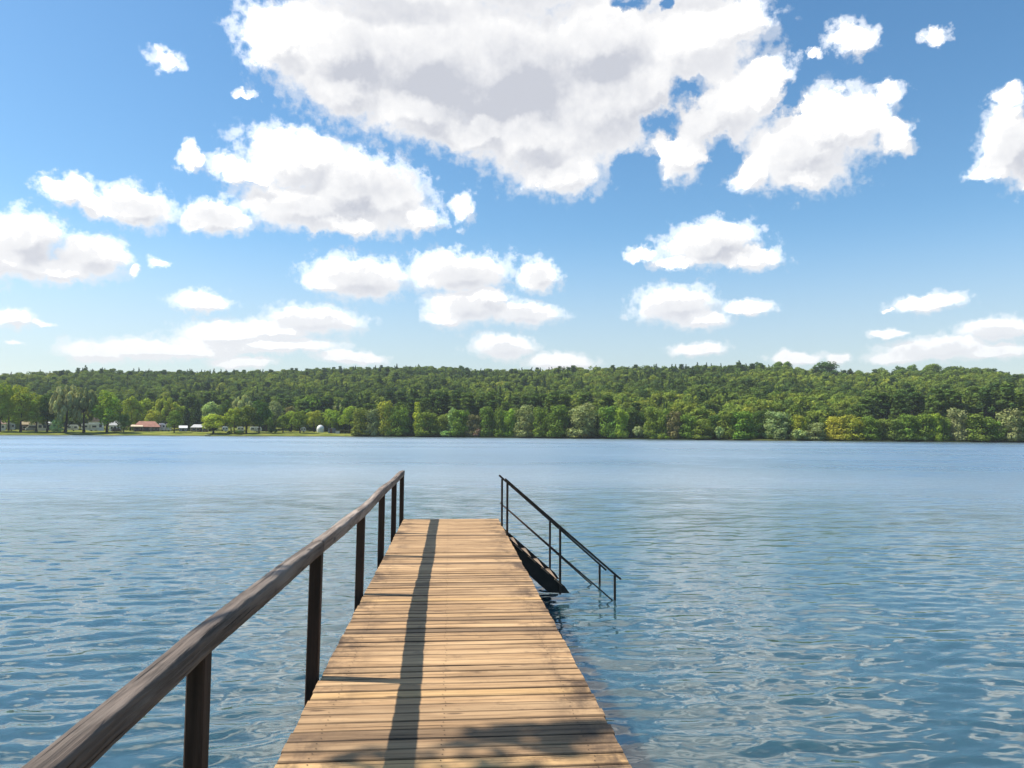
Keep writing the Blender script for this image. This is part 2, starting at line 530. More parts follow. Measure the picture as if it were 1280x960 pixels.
def wood(name, dark, mid, light, along='x', attr=True, freq=1.0, rough=0.75, stain=0.0, crack=0.6, low=0.55, deep=0.004):
    """Weathered timber; the grain runs along the given axis. 'tone' and 'rnd' are per-piece attributes."""
    m, q, out = material(name)
    g = q.n('ShaderNodeNewGeometry')
    tc_ = q.n('ShaderNodeTexCoord')
    if attr:
        rn = q.n('ShaderNodeAttribute', attribute_name='rnd').outputs['Fac']
        tn = q.n('ShaderNodeAttribute', attribute_name='tone').outputs['Fac']
    else:
        rn = q.n('ShaderNodeObjectInfo').outputs['Random']
        tn = 0.5
    pos = tc_.outputs['Object']
    off = q.n('ShaderNodeCombineXYZ')
    for i, k in enumerate((37.0, 13.0, 71.0)):
        q.set(off.inputs[i], q.math('MULTIPLY', rn, k))
    p = q.vec('ADD', pos, off.outputs[0])
    st = {'x': (1.6, 42.0, 42.0), 'y': (42.0, 1.6, 42.0), 'z': (42.0, 42.0, 1.6)}[along]
    st = tuple(v * freq for v in st)
    grain = q.noise(q.vec('MULTIPLY', p, st), 1.0, 6, 0.65, 0.6).outputs[0]
    st2 = {'x': (0.8, 9, 9), 'y': (9, 0.8, 9), 'z': (9, 9, 0.8)}[along]
    broad = q.noise(q.vec('MULTIPLY', p, st2), 1.0, 4, 0.6, 0.4).outputs[0]
    spots = q.noise(p, 5.0, 5, 0.65).outputs[0]
    gcol = q.mix(q.smooth(grain, 0.30, 0.66), rgba([c * low for c in mid]), rgba(mid))
    gcol = q.mix(q.smooth(broad, 0.40, 0.72), gcol, rgba(light))
    tl = q.mix(q.math('MULTIPLY', q.smooth(tn, 0.55, 1.0), 0.75), gcol, q.mix(q.smooth(grain, 0.3, 0.7), rgba([0.42, 0.25, 0.105]), rgba([0.60, 0.385, 0.175])))
    dk = q.mix(q.smooth(grain, 0.30, 0.62), rgba([c * 0.5 for c in dark]), rgba(dark))
    col = q.mix(q.smooth(tn, 0.45, 0.0), tl, dk)
    # blotchy grey weathering
    col = q.mix(q.math('MULTIPLY', q.smooth(spots, 0.56, 0.75), 0.55), col, dk)
    if stain:
        sx = q.n('ShaderNodeSeparateXYZ')
        q.set(sx.inputs[0], pos)
        edge = q.math('ABSOLUTE', q.math('ADD', sx.outputs[0], -0.02))
        big = q.noise(q.vec('MULTIPLY', pos, (1.6, 1.0, 1.0)), 2.2, 5, 0.7).outputs[0]
        e = q.math('MULTIPLY', q.smooth(edge, 0.45, 0.92), q.smooth(big, 0.42, 0.66))
        col = q.mix(q.math('MULTIPLY', e, stain), col, dk)
    gr = q.n('ShaderNodeAttribute', attribute_name='edge_dark').outputs['Fac']      # board edges darkened in the colour, so the shaded gaps between boards read
    col = q.mix(q.math('MULTIPLY', q.math('POWER', gr, 1.6), q.smooth(broad, 0.30, 0.62, 0.85, 0.35)), col, rgba([c * 0.42 for c in dark]))
    # knots
    vo = q.n('ShaderNodeTexVoronoi')
    vst = {'x': (2.2, 9, 9), 'y': (9, 2.2, 9), 'z': (9, 9, 2.2)}[along]
    q.set(vo.inputs['Vector'], q.vec('MULTIPLY', p, vst))
    vo.inputs['Scale'].default_value = 1.0
    kn = q.smooth(vo.outputs['Distance'], 0.16, 0.06)
    col = q.mix(q.math('MULTIPLY', kn, 0.7), col, rgba([dark[0] * .45, dark[1] * .4, dark[2] * .4]))
    st3 = {'x': (1.1, 95, 95), 'y': (95, 0.8, 95), 'z': (95, 95, 0.8)}[along]
    ck = q.noise(q.vec('MULTIPLY', p, st3), 1.0, 3, 0.55, 0.3).outputs[0]
    crk = q.smooth(ck, 0.62, 0.70)
    col = q.mix(q.math('MULTIPLY', crk, crack), col, rgba([c * 0.35 for c in dark]))
    b = q.n('ShaderNodeBsdfPrincipled')
    q.set(b.inputs['Base Color'], col)
    b.inputs['Roughness'].default_value = rough
    b.inputs['Specular IOR Level'].default_value = 0.25
    bp = q.n('ShaderNodeBump')
    bp.inputs['Strength'].default_value = 0.8
    bp.inputs['Distance'].default_value = deep
    q.set(bp.inputs['Height'], q.math('ADD', q.math('MULTIPLY_ADD', crk, -1.6, grain), q.math('MULTIPLY', kn, -0.4)))
    q.set(b.inputs['Normal'], bp.outputs[0])
    q.set(out.inputs[0], b.outputs[0])
    return m


M = {}
M['deck'] = wood('deck_timber', (0.100, 0.066, 0.044), (0.465, 0.286, 0.143), (0.585, 0.382, 0.202), 'x', stain=0.95, crack=0.8, low=0.46)
M['rail'] = wood('rail_timber', (0.042, 0.033, 0.027), (0.21, 0.160, 0.128), (0.40, 0.33, 0.275), 'y', stain=0.0, freq=1.1, crack=1.0, low=0.30, deep=0.014)
M['post'] = wood('post_timber', (0.016, 0.010, 0.007), (0.040, 0.023, 0.015), (0.075, 0.045, 0.030), 'z', attr=False)
M['beam'] = wood('beam_timber', (0.03, 0.02, 0.014), (0.085, 0.055, 0.035), (0.13, 0.09, 0.06), 'y', attr=False)
M['nail'] = simple('rusty_nail', (0.025, 0.014, 0.010), 0.7, 0.3)
M['iron'] = simple('brown_painted_iron', (0.040, 0.024, 0.017), 0.42, 0.0, 0.35, 9.0)
M['plate'] = simple('rusty_steel_plate', (0.008, 0.007, 0.0065), 0.5, 0.0, 0.5, 5.0)
M['tread'] = wood('tread_timber', (0.10, 0.07, 0.05), (0.26, 0.185, 0.125), (0.36, 0.27, 0.19), 'y', attr=False)
M['leaf'] = foliage('leaves')
M['forest'] = foliage('forest_leaves', 'INSTANCER', [
    (0.0, (0.050, 0.087, 0.029)), (0.22, (0.071, 0.122, 0.032)), (0.45, (0.142, 0.202, 0.038)),
    (0.72, (0.204, 0.266, 0.044)), (0.9, (0.266, 0.320, 0.049)), (1.0, (0.327, 0.366, 0.057))])
M['bark'] = simple('bark', (0.045, 0.034, 0.026), 0.9, 0, 0.3, 2.0, 0.1)
M['pale_bark'] = simple('forest_bark', (0.075, 0.058, 0.048), 0.9, 0, 0.3, 2.0, 0.1)
M['white'] = simple('white_paint', (0.74, 0.74, 0.72), 0.4, 0, 0.04)
M['cream'] = simple('cream_paint', (0.62, 0.54, 0.42), 0.55, 0, 0.05)
M['dark'] = simple('dark_window_glass', (0.018, 0.022, 0.026), 0.15, 0, 0.1)
M['brown'] = simple('brown_boards', (0.13, 0.062, 0.042), 0.7, 0, 0.15)
M['red_tile'] = simple('red_roof_tiles', (0.34, 0.155, 0.105), 0.75, 0, 0.14, 1.2)
M['pink_tile'] = simple('faded_roof_tiles', (0.44, 0.28, 0.22), 0.75, 0, 0.14, 1.2)
M['tan_roof'] = simple('tan_roof_felt', (0.42, 0.32, 0.18), 0.8, 0, 0.1)
M['grey_roof'] = simple('pale_grey_roof', (0.52, 0.51, 0.48), 0.6, 0, 0.08)
M['grey'] = simple('grey_panel', (0.16, 0.17, 0.18), 0.6, 0, 0.1)
M['rubber'] = simple('tyre_rubber', (0.02, 0.02, 0.02), 0.8)
M['awning'] = simple('cream_awning', (0.60, 0.48, 0.33), 0.8, 0, 0.05)
M['canvas'] = simple('white_canvas', (0.70, 0.70, 0.68), 0.85, 0, 0.04)

# ------------------------------------------------------------------ the lie of the land
HOR = lambda px: 538.0 + (px - 640) * math.tan(R(ROLL))


def interp(x, tab):
    xs, ys = zip(*tab)
    return float(np.interp(x, xs, ys))


SHORE_Y = [(-400, 541.0), (0, 543.9), (120, 544.4), (240, 545.0), (440, 545.8), (660, 547.6), (860, 549.9), (1080, 551.8), (1280, 553.4), (1700, 556)]
SKYLINE = [(-400, 470), (0, 466), (60, 464), (100, 461), (200, 462), (300, 462), (400, 460), (440, 458), (510, 456), (560, 458), (600, 461), (660, 461),
           (700, 459), (750, 458), (800, 457), (870, 455), (925, 455), (985, 456), (1010, 459), (1060, 465), (1100, 464), (1130, 462), (1160, 459),
           (1200, 457), (1230, 459), (1260, 464), (1280, 468), (1700, 500)]
FOOT = [(-400, 90), (0, 82), (300, 70), (430, 40), (480, 22), (1280, 18), (1700, 18)]
CREST = [(-400, 400), (0, 390), (430, 360), (700, 330), (1280, 290), (1700, 290)]
FLAT = [(-400, 1.5), (430, 1.5), (500, 1.0), (1700, 0.9)]
CROWN = 9.0


def px_of_az(a):
    return 640 + F * math.tan(max(-1.3, min(1.3, a - R(YAW))))


def shore_r(px):
    """Horizontal distance from the jetty's start to the far waterline."""
    px = max(-400, min(1700, px))
    y = interp(px, SHORE_Y)
    d = ray(px, y)
    d.normalize()
    h = math.hypot(d.x, d.y)
    return CAMZ * h / max(1e-3, -d.z)


def crest_z(px, r):
    px = max(-400, min(1700, px))
    d = ray(px, interp(px, SKYLINE))
    return CAMZ + d.z / math.hypot(d.x, d.y) * r - CROWN


def land_z(px, s):
    """Ground height s metres inland of the far waterline."""
    pc_ = max(-400, min(1700, px))
    flat, foot, crest = interp(pc_, FLAT), interp(pc_, FOOT), interp(pc_, CREST)
    r0 = shore_r(px)
    if s < 0:
        return s * 0.35
    if s < foot:
        t = min(1, s / 22.0)
        return 0.22 + (flat - 0.22) * (t * (2 - t)) + max(0, s - 22) * 0.006
    zf = 0.22 + (flat - 0.22) * (min(1, foot / 22.0) * (2 - min(1, foot / 22.0))) + max(0, foot - 22) * 0.006
    zc = crest_z(px, r0 + crest)
    if s < crest:
        t = (s - foot) / (crest - foot)
        return zf + (zc - zf) * (t ** 1.04)
    return zc - (s - crest) * 0.10


def ground(px, s):
    d = ray(px, HOR(px))
    h = math.hypot(d.x, d.y)
    r = shore_r(px) + s
    return Vector((d.x / h * r, d.y / h * r, land_z(px, s)))


def size_at(p):
    """Metres per pixel at a point."""
    v = MR.transposed() @ (p - Vector((0, 0, CAMZ)))
    return -v.z / F


# far shore: one sheet in rings around the bay
rng = np.random.default_rng(5)
azs = np.radians(np.linspace(-82, 92, 420))
ss = np.concatenate([[-14, -4, -0.6], np.linspace(0.0, 24, 16), np.linspace(28, 470, 80), [520, 600, 720, 900]])
vv = np.zeros((len(azs), len(ss), 3))
wob = np.cumsum(rng.normal(0, 1, len(azs)))
wob = np.convolve(wob - np.convolve(wob, np.ones(25) / 25, 'same'), np.ones(3) / 3, 'same') * 0.45
for i, a in enumerate(azs):
    px = px_of_az(a)
    r0 = shore_r(px)
    for j, s in enumerate(ss):
        r = r0 + s + (wob[i] if abs(s) < 20 else 0)
        z = land_z(px, s) + (rng.normal(0, 0.05) if 0 < s < 24 else 0)
        vv[i, j] = (math.sin(a) * r, math.cos(a) * r, z)
ni, nj = len(azs), len(ss)
idx = np.arange(ni * nj).reshape(ni, nj)
ff = np.stack([idx[:-1, :-1].ravel(), idx[1:, :-1].ravel(), idx[1:, 1:].ravel(), idx[:-1, 1:].ravel()], axis=1)
m_, q, out = material('bank_grass')
g = q.n('ShaderNodeNewGeometry')
n1 = q.noise(g.outputs['Position'], 0.18, 5, 0.65).outputs[0]
n2 = q.noise(g.outputs['Position'], 1.7, 4, 0.6).outputs[0]
c = q.mix(q.smooth(n1, 0.38, 0.62), rgba((0.105, 0.140, 0.028)), rgba((0.205, 0.215, 0.050)))
c = q.mix(q.math('MULTIPLY', q.smooth(n2, 0.5, 0.75), 0.5), c, rgba((0.20, 0.17, 0.075)))
sz = q.n('ShaderNodeSeparateXYZ')
q.set(sz.inputs[0], g.outputs['Position'])
c = q.mix(q.smooth(sz.outputs[2], 0.30, 0.05), c, rgba((0.07, 0.06, 0.035)))
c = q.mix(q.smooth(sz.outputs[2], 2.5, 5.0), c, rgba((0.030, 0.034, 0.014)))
c = q.mix(q.n('ShaderNodeAttribute', attribute_name='open').outputs['Fac'], rgba((0.022, 0.030, 0.012)), c)  # bank below the wood goes near-black: tree shade put into the ground colour
b = q.n('ShaderNodeBsdfDiffuse')
q.set(b.inputs[0], c)
q.set(out.inputs[0], b.outputs[0])
M['grass'] = m_
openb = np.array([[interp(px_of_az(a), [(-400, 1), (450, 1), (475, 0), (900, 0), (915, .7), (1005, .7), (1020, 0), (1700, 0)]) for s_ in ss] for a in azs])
o = bpy.data.objects.new('hill', np_mesh('hill', vv.reshape(-1, 3), ff, [m_], smooth=True, attrs={'open': openb.ravel()}))
COL.objects.link(o)
tag(o, kind='structure')

# the bank behind the camera, where the jetty starts
gx = np.linspace(-90, 90, 91)
gy = np.linspace(-2.5, -90, 50)
vs = []
for y in gy:
    for x in gx:
        d = -y - 3.2 - 1.2 * math.sin(x * 0.13) - 0.5 * math.sin(x * 0.5)
        z = max(-0.8, d * 0.35) if d < 3 else 1.05 + (d - 3) * 0.01
        vs.append((x, y, min(z, 1.0 + max(0, d - 3) * 0.01)))
idx = np.arange(len(vs)).reshape(len(gy), len(gx))
ff = np.stack([idx[:-1, :-1].ravel(), idx[1:, :-1].ravel(), idx[1:, 1:].ravel(), idx[:-1, 1:].ravel()], axis=1)[:, ::-1]
o = bpy.data.objects.new('ground', np_mesh('ground', vs, ff, [m_], smooth=True, attrs={'open': np.ones(len(vs))}))
COL.objects.link(o)
tag(o, kind='structure')

# ------------------------------------------------------------------ water
TN, TL = 512, 21.0


def ocean_tile(seed=3):
    r = np.random.default_rng(seed)
    k1 = np.fft.fftfreq(TN, TL / TN) * 2 * np.pi
    kx, ky = np.meshgrid(k1, k1, indexing='xy')
    k = np.hypot(kx, ky)
    k[0, 0] = 1
    th = np.arctan2(ky, kx)
    lam = 2 * np.pi / k
    # slope spectrum: broad hump around 0.9 m, little below 0.12 m
    amp = np.exp(-(np.log(lam / 0.33) ** 2) / (2 * 0.70 ** 2)) / k / k
    amp *= np.exp(-(0.08 / lam) ** 2)
    d1 = np.cos(th - R(-97)) ** 2
    d2 = np.cos(th - R(-60)) ** 2
    amp *= 0.07 + 0.95 * d1 ** 3 + 0.40 * d2 ** 4
    amp[0, 0] = 0
    hk = amp * (r.normal(size=k.shape) + 1j * r.normal(size=k.shape))
    h = np.fft.ifft2(hk).real
    gy_, gx_ = np.gradient(h, TL / TN)
    h *= 1.0 / math.sqrt((gx_ ** 2 + gy_ ** 2).mean())
    return h                     # rms slope 1


TILE = ocean_tile()


def sample(x, y):
    u = (np.asarray(x) / TL) % 1.0 * TN
    v = (np.asarray(y) / TL) % 1.0 * TN
    i0, j0 = np.floor(u).astype(int), np.floor(v).astype(int)
    fu, fv = u - i0, v - j0
    i0 %= TN; j0 %= TN
    i1, j1 = (i0 + 1) % TN, (j0 + 1) % TN
    return (TILE[j0, i0] * (1 - fu) * (1 - fv) + TILE[j0, i1] * fu * (1 - fv) + TILE[j1, i0] * (1 - fu) * fv + TILE[j1, i1] * fu * fv)


SLOPE = 0.084
ds = [1.2]
while ds[-1] < 70:
    ds.append(ds[-1] + max(0.035, 0.0055 * ds[-1]))
ds = np.array(ds)
ts = np.linspace(-1.15, 1.05, 700)
yy, tt = np.meshgrid(ds, ts, indexing='ij')
xx = tt * (yy + 1.0)
fade = 1 - 0.97 * np.clip((yy - 9) / 54, 0, 1) ** 0.75
fade[yy > 60] *= np.clip((70 - yy[yy > 60]) / 10, 0, 1)
calm = 0.60 + 0.47 / (1 + np.exp((xx - 0.5) / 1.6)) + 0.016 * np.clip(yy, 0, 30)   # glassier on the sheltered side
zz = sample(xx, yy) * SLOPE * fade * np.clip(calm, 0, 1.2)
zz += sample(xx * 0.37 + 5, yy * 0.37) / 0.37 * SLOPE * 0.18 * fade
zz[0, :] = zz[-1, :] = 0
zz[:, 0] = zz[:, -1] = 0
ni, nj = yy.shape
v1 = np.stack([xx, yy, zz], axis=-1).reshape(-1, 3)
idx = np.arange(ni * nj).reshape(ni, nj)
f1 = np.stack([idx[:-1, :-1].ravel(), idx[:-1, 1:].ravel(), idx[1:, 1:].ravel(), idx[1:, :-1].ravel()], axis=1)
# flat remainder joined around the rippled part
rim = [(-4000, -4000), (4000, -4000), (4000, 4000), (-4000, 4000)]
cn = [idx[0, 0], idx[0, -1], idx[-1, -1], idx[-1, 0]]
base = len(v1)
v2 = np.array([(x, y, 0) for x, y in rim])
f2 = np.array([[base + i, base + (i + 1) % 4, cn[(i + 1) % 4], cn[i]] for i in range(4)])
m_, q, out = material('lake_water')
g = q.n('ShaderNodeNewGeometry')
pos = g.outputs['Position']
dist = q.vec('LENGTH', pos)
far = q.smooth(dist, 7.0, 46.0)
nz1 = q.vec('SUBTRACT', q.noise(q.vec('MULTIPLY', pos, (0.85, 1.7, 1.0)), 1.0, 2.0, 0.55).outputs['Color'], (0.5, 0.5, 0.5))
nz2 = q.vec('SUBTRACT', q.noise(q.vec('MULTIPLY', pos, (6.0, 14.0, 1.0)), 1.0, 2.0, 0.5).outputs['Color'], (0.5, 0.5, 0.5))
patch = q.noise(q.vec('MULTIPLY', pos, (0.012, 0.035, 1.0)), 1.0, 3.0, 0.55).outputs[0]
amp = q.math('MULTIPLY', far, q.smooth(patch, 0.35, 0.65, 0.22, 0.42))
p1 = q.vec('SCALE', q.vec('MULTIPLY', nz1, (0.75, 1.25, 0.0)), scale=amp)
p2 = q.vec('SCALE', q.vec('MULTIPLY', nz2, (1.0, 1.3, 0.0)), scale=q.math('MULTIPLY_ADD', far, 0.03, 0.10))
nz3 = q.vec('SUBTRACT', q.noise(q.vec('MULTIPLY', pos, (0.16, 0.40, 1.0)), 1.0, 5.0, 0.66).outputs['Color'], (0.5, 0.5, 0.5))
p3 = q.vec('SCALE', q.vec('MULTIPLY', nz3, (0.18, 0.80, 0.0)), scale=q.smooth(dist, 15.0, 70.0))
nn = q.vec('NORMALIZE', q.vec('ADD', q.vec('ADD', g.outputs['Normal'], p3), q.vec('ADD', p1, p2)))
rough = q.math('MULTIPLY_ADD', q.math('MULTIPLY', far, q.smooth(patch, 0.3, 0.7, 0.70, 1.0)), 0.29, 0.05)
body = q.n('ShaderNodeSubsurfaceScattering', falloff='RANDOM_WALK')       # turbid lake water: light spreads a metre or two below the surface
body.inputs['Color'].default_value = (0.024, 0.058, 0.068, 1)
body.inputs['Scale'].default_value = 1.2
body.inputs['Radius'].default_value = (0.7, 1.3, 1.3)
gl = q.n('ShaderNodeBsdfGlossy', distribution='MULTI_GGX')
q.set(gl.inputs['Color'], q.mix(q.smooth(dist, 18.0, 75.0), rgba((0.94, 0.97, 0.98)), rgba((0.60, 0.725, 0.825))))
q.set(gl.inputs['Roughness'], rough)
q.set(gl.inputs['Normal'], nn)
frn = q.n('ShaderNodeFresnel')
frn.inputs['IOR'].default_value = 1.85
q.set(frn.inputs['Normal'], q.vec('NORMALIZE', q.vec('ADD', g.outputs['Normal'], q.vec('SCALE', p2, scale=0.7))))
mx = q.n('ShaderNodeMixShader')
q.set(mx.inputs[0], frn.outputs[0])
q.set(mx.inputs[1], body.outputs[0])
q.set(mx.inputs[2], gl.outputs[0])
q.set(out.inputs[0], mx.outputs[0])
fa = np.concatenate([f1, f2])
o = bpy.data.objects.new('water', np_mesh('water', np.concatenate([v1, v2]), fa, [m_], smooth=True))
COL.objects.link(o)
tag(o, kind='structure')

# ------------------------------------------------------------------ the jetty
DECK_Z, XL, XR, YEND = 1.05, -0.868, 0.938, 14.42
jetty = empty('jetty', (0, 5.8, 0))
tag(jetty, 'weathered plank jetty with a timber railing along one side, running out over the lake', 'jetty')
JO = Vector((0, -5.8, 0))       # children are built in world coordinates and shifted by the root's place

rp = random.Random(11)
verts, faces, fm, tone, rnd_, edge_dark = [], [], [], [], [], []
y = -4.0
pitch_ = 0.1265
plank_rows = []
while y + pitch_ < YEND + 0.02:
    plank_rows.append((y, y + pitch_))
    y += pitch_
NEW = (3.86, 4.90, 7.60)
for k, (ya, yb) in enumerate(plank_rows):
    yc = (ya + yb) / 2
    gap = rp.uniform(0.006, 0.014)
    a, bq = ya + gap / 2, yb - gap / 2
    xl, xr = XL + rp.uniform(-0.007, 0.006), XR + rp.uniform(-0.007, 0.007)
    zt = DECK_Z + rp.uniform(-0.003, 0.002)
    tl = rp.uniform(-0.003, 0.003)
    t = rp.uniform(0.30, 0.64)
    if any(abs(yc - q_) < pitch_ * 0.5 for q_ in NEW):
        t = 1.0
    elif yc < 4.35:
        t = rp.uniform(0.16, 0.30)
    elif yc < 4.72:
        t = rp.uniform(0.26, 0.40)
    elif rp.random() < 0.14:
        t = rp.uniform(0.16, 0.26)
    elif yc > 8:
        t = rp.uniform(0.36, 0.64)
    ch, th_ = 0.005, 0.036
    nseg = 8
    base = len(verts)
    ph, am = rp.uniform(0, 6), rp.uniform(0.0, 0.002)
    for i in range(nseg + 1):
        x = xl + (xr - xl) * i / nseg
        wv = am * math.sin(x * 5 + ph)
        for (yy_, z_, eg) in ((a, zt - th_, 1), (a, zt - ch + tl, 1), (a + ch, zt + tl, 1), (a + 0.019, zt + tl * .7, 0), (bq - 0.019, zt - tl * .7, 0), (bq - ch, zt - tl, 1), (bq, zt - ch - tl, 1), (bq, zt - th_, 1)):
            verts.append((x, yy_ + wv, z_))
            tone.append(t); rnd_.append(k * 0.137 % 1.0); edge_dark.append(eg)
    for i in range(nseg):
        for j in range(8):
            j2 = (j + 1) % 8
            faces.append([base + i * 8 + j, base + (i + 1) * 8 + j, base + (i + 1) * 8 + j2, base + i * 8 + j2]); fm.append(0)
    faces.append([base + j for j in range(8)]); fm.append(0)
    faces.append([base + nseg * 8 + j for j in range(8)][::-1]); fm.append(0)
    for xn in (-0.70, -0.02, 0.76):          # two nails over each beam
        for yn in (a + 0.028, bq - 0.028):
            bx, by = xn + rp.uniform(-0.012, 0.012), yn + rp.uniform(-0.006, 0.006)
            base = len(verts)
            for i in range(6):
                verts.append((bx + 0.0045 * math.cos(i * math.pi / 3), by + 0.0045 * math.sin(i * math.pi / 3), zt + 0.0035))
                tone.append(0); rnd_.append(0); edge_dark.append(0)
            faces.append([base + i for i in range(6)]); fm.append(1)
me = np_mesh('deck', np.array(verts), faces, [M['deck'], M['nail']], fm, attrs={'tone': tone, 'rnd': rnd_, 'edge_dark': edge_dark})
deck = bpy.data.objects.new('deck', me)
COL.objects.link(deck)
deck.parent = jetty
deck.location = JO

for xb in (-0.70, -0.02, 0.76):
    mb = MB(); mb.box((xb, 5.2, DECK_Z - 0.036 - 0.09), (0.09, 18.3, 0.17))
    mb.build('beam', M['beam'], jetty, bevel=0.006, loc=JO)
POSTS = [(0.35, -0.955, 0.0), (2.86, -0.924, 0.004), (5.24, -0.914, 0.016), (7.83, -0.914, 0.012), (10.18, -0.914, 0.006), (12.38, -0.913, 0.004), (14.36, -0.913, 0.0)]
for yb in (2.6, 5.0, 7.6, 9.95, 12.15, 14.2):
    mb = MB(); mb.box((0.02, yb, DECK_Z - 0.036 - 0.18 - 0.075), (1.78, 0.12, 0.14))
    mb.build('crossbeam', M['beam'], jetty, bevel=0.006, loc=JO)
    for xb in (-0.72, 0.78):
        mb = MB(); mb.tube([(xb, yb, -2.4), (xb + 0.01, yb, DECK_Z - 0.29)], [0.085, 0.075], 12)
        mb.build('pile', M['beam'], jetty, smooth=True, loc=JO)

# handrail: three weathered beams end to end, worn round on the outer top edge
RB = [(-3.2, 1.925), (0.3, 1.932), (2.82, 1.934), (5.23, 1.903), (7.82, 1.862), (10.18, 1.875), (12.38, 1.872), (14.46, 1.877)]
RTX = [(-3.2, -0.862), (2.0, -0.864), (2.9, -0.868), (5.1, -0.866), (7.7, -0.870), (10.1, -0.869), (14.5, -0.870)]
SEC = [(-0.003, -0.006), (0.002, 0.0), (0.004, 0.03), (0.005, 0.066), (0.003, 0.082), (-0.001, 0.088), (-0.007, 0.0905), (-0.03, 0.0885), (-0.060, 0.0835), (-0.086, 0.0775), (-0.093, 0.073), (-0.097, 0.064), (-0.098, 0.026), (-0.096, -0.001), (-0.089, -0.007), (-0.05, -0.009), (-0.012, -0.009)]
sections = [(-3.2, 0.30, 0.1), (0.305, 5.215, 0.0), (5.222, 10.14, 0.016), (10.145, 14.46, 0.010)]
nr = np.random.default_rng(8)
rail_parts = []
for si, (ya, yb, sag) in enumerate(sections):
    nseg = int((yb - ya) / 0.045)
    k = len(SEC)
    vs, fs, tn, rn = [], [], [], []
    walk = np.convolve(nr.normal(0, 1, nseg + 41), np.ones(20) / 20, 'same')[20:20 + nseg + 1]
    walk2 = np.convolve(nr.normal(0, 1, nseg + 41), np.ones(14) / 14, 'same')[20:20 + nseg + 1]
    rough = nr.normal(0, 1, (nseg + 1, k))
    rough = (rough + np.roll(rough, 1, 0) + np.roll(rough, 2, 0)) / 3
    for i in range(nseg + 1):
        y = ya + (yb - ya) * i / nseg
        u = i / nseg
        zb = interp(y, RB) - (0.010 if si == 2 else 0.004) * math.sin(math.pi * u) + walk[i] * 0.006
        xb = interp(y, RTX) + walk2[i] * 0.006
        w = (0.93 if si < 2 else 1.0) + 0.05 * math.sin(y * 1.7 + si)
        if i in (0, nseg):
            w *= 0.97
        for j, (dx, dz) in enumerate(SEC):
            vs.append((xb + dx * w + rough[i, j] * 0.0022, y, zb + dz * w + rough[i, j] * 0.0022))
            tn.append((0.24, 0.24, 0.44, 0.5)[si] + 0.05 * walk[i]); rn.append(si * 0.31)
    for i in range(nseg):
        for j in range(k):
            j2 = (j + 1) % k
            fs.append([i * k + j, i * k + j2, (i + 1) * k + j2, (i + 1) * k + j])
    fs.append(list(range(k))[::-1]); fs.append([nseg * k + j for j in range(k)])
    rail_parts.append((vs, fs, tn, rn))
vs, fs, tn, rn = [], [], [], []
for a_, b_, c_, d_ in rail_parts:
    o_ = len(vs)
    vs += a_; tn += c_; rn += d_
    fs += [[i + o_ for i in f] for f in b_]
rail = bpy.data.objects.new('railing', np_mesh('railing', np.array(vs), fs, [M['rail']], smooth=True, attrs={'tone': tn, 'rnd': rn}))
COL.objects.link(rail)
rail.parent = jetty
rail.location = JO
for (py, pxx, lean) in POSTS:
    zt = interp(py, RB) + 0.004
    mb = MB()
    a = Vector((pxx - lean, py + 0.045, 0.70)); b_ = Vector((pxx, py + 0.045, zt))
    mb.bar(a, b_, 0.066 if py < 4 else 0.080, 0.088, up=(0, 1, 0))
    mb.build('railing_post', M['post'], rail, bevel=0.006)

# ------------------------------------------------------------------ bathing steps
steps = empty('bathing_steps', (0.95, 12.75, 1.0))
tag(steps, 'dark iron bathing steps with two sloping handrails going down into the water', 'steps')
SO = -Vector((0.95, 12.75, 1.0))
SN, SF = 12.05, 13.28
for yy_ in (SN + 0.03, SF - 0.03):
    mb = MB()
    mb.prism([(0.945, 1.03), (1.88, 0.225), (1.965, 0.11), (1.62, 0.13), (1.48, 0.245), (1.25, 0.455), (0.945, 0.74)], 'y', yy_ - 0.012, yy_ + 0.012)
    mb.build('stringer', M['plate'], steps, loc=SO)
for i in range(4):
    x = 1.02 + i * 0.215
    z = 0.835 - i * 0.185
    mb = MB(); mb.box((x + 0.02, (SN + SF) / 2, z), (0.20, SF - SN - 0.09, 0.035))
    mb.build('tread', M['tread'], steps, bevel=0.004, loc=SO)
    if i < 4:
        mb = MB(); mb.box((x + 0.105, SN - 0.001, z + 0.015), (0.16, 0.05, 0.012), M=Matrix.Rotation(R(40), 3, 'Y'))
        mb.build('tread_bracket', M['tread'], steps, loc=SO)
slope = -(722.3 - 598.5) / (775.4 - 630.5)
for yy_, x0, z0, x1, z1, ma, mz, mb_, mz2 in ((SN, 0.893, 1.962, 2.80, 0.331, 0.905, 1.503, 2.70, -0.04), (SF, 0.878, 1.9475, 2.82, 0.25, 0.90, 1.456, 2.62, -0.06)):
    hr = lambda x: z0 + (z1 - z0) * (x - x0) / (x1 - x0)
    rl = MB()
    rl.bar((x0, yy_, z0), (x1, yy_, z1), 0.045, 0.034)
    hand = rl.build('handrail', M['iron'], steps, bevel=0.006, loc=SO)
    ml = MB()
    ml.tube([(ma, yy_, mz), (mb_, yy_, mz2)], 0.012, 8)
    ml.build('midrail', M['iron'], steps, smooth=True, loc=SO)
    for xp, zb in ((0.935, 0.80), (1.80, 0.10), (2.70, -0.75)):
        mb = MB(); mb.box((xp, yy_, (hr(xp) + zb) / 2 - 0.008), (0.036, 0.036, hr(xp) - zb - 0.016))
        mb.build('handrail_post', M['iron'], steps, bevel=0.004, loc=SO)

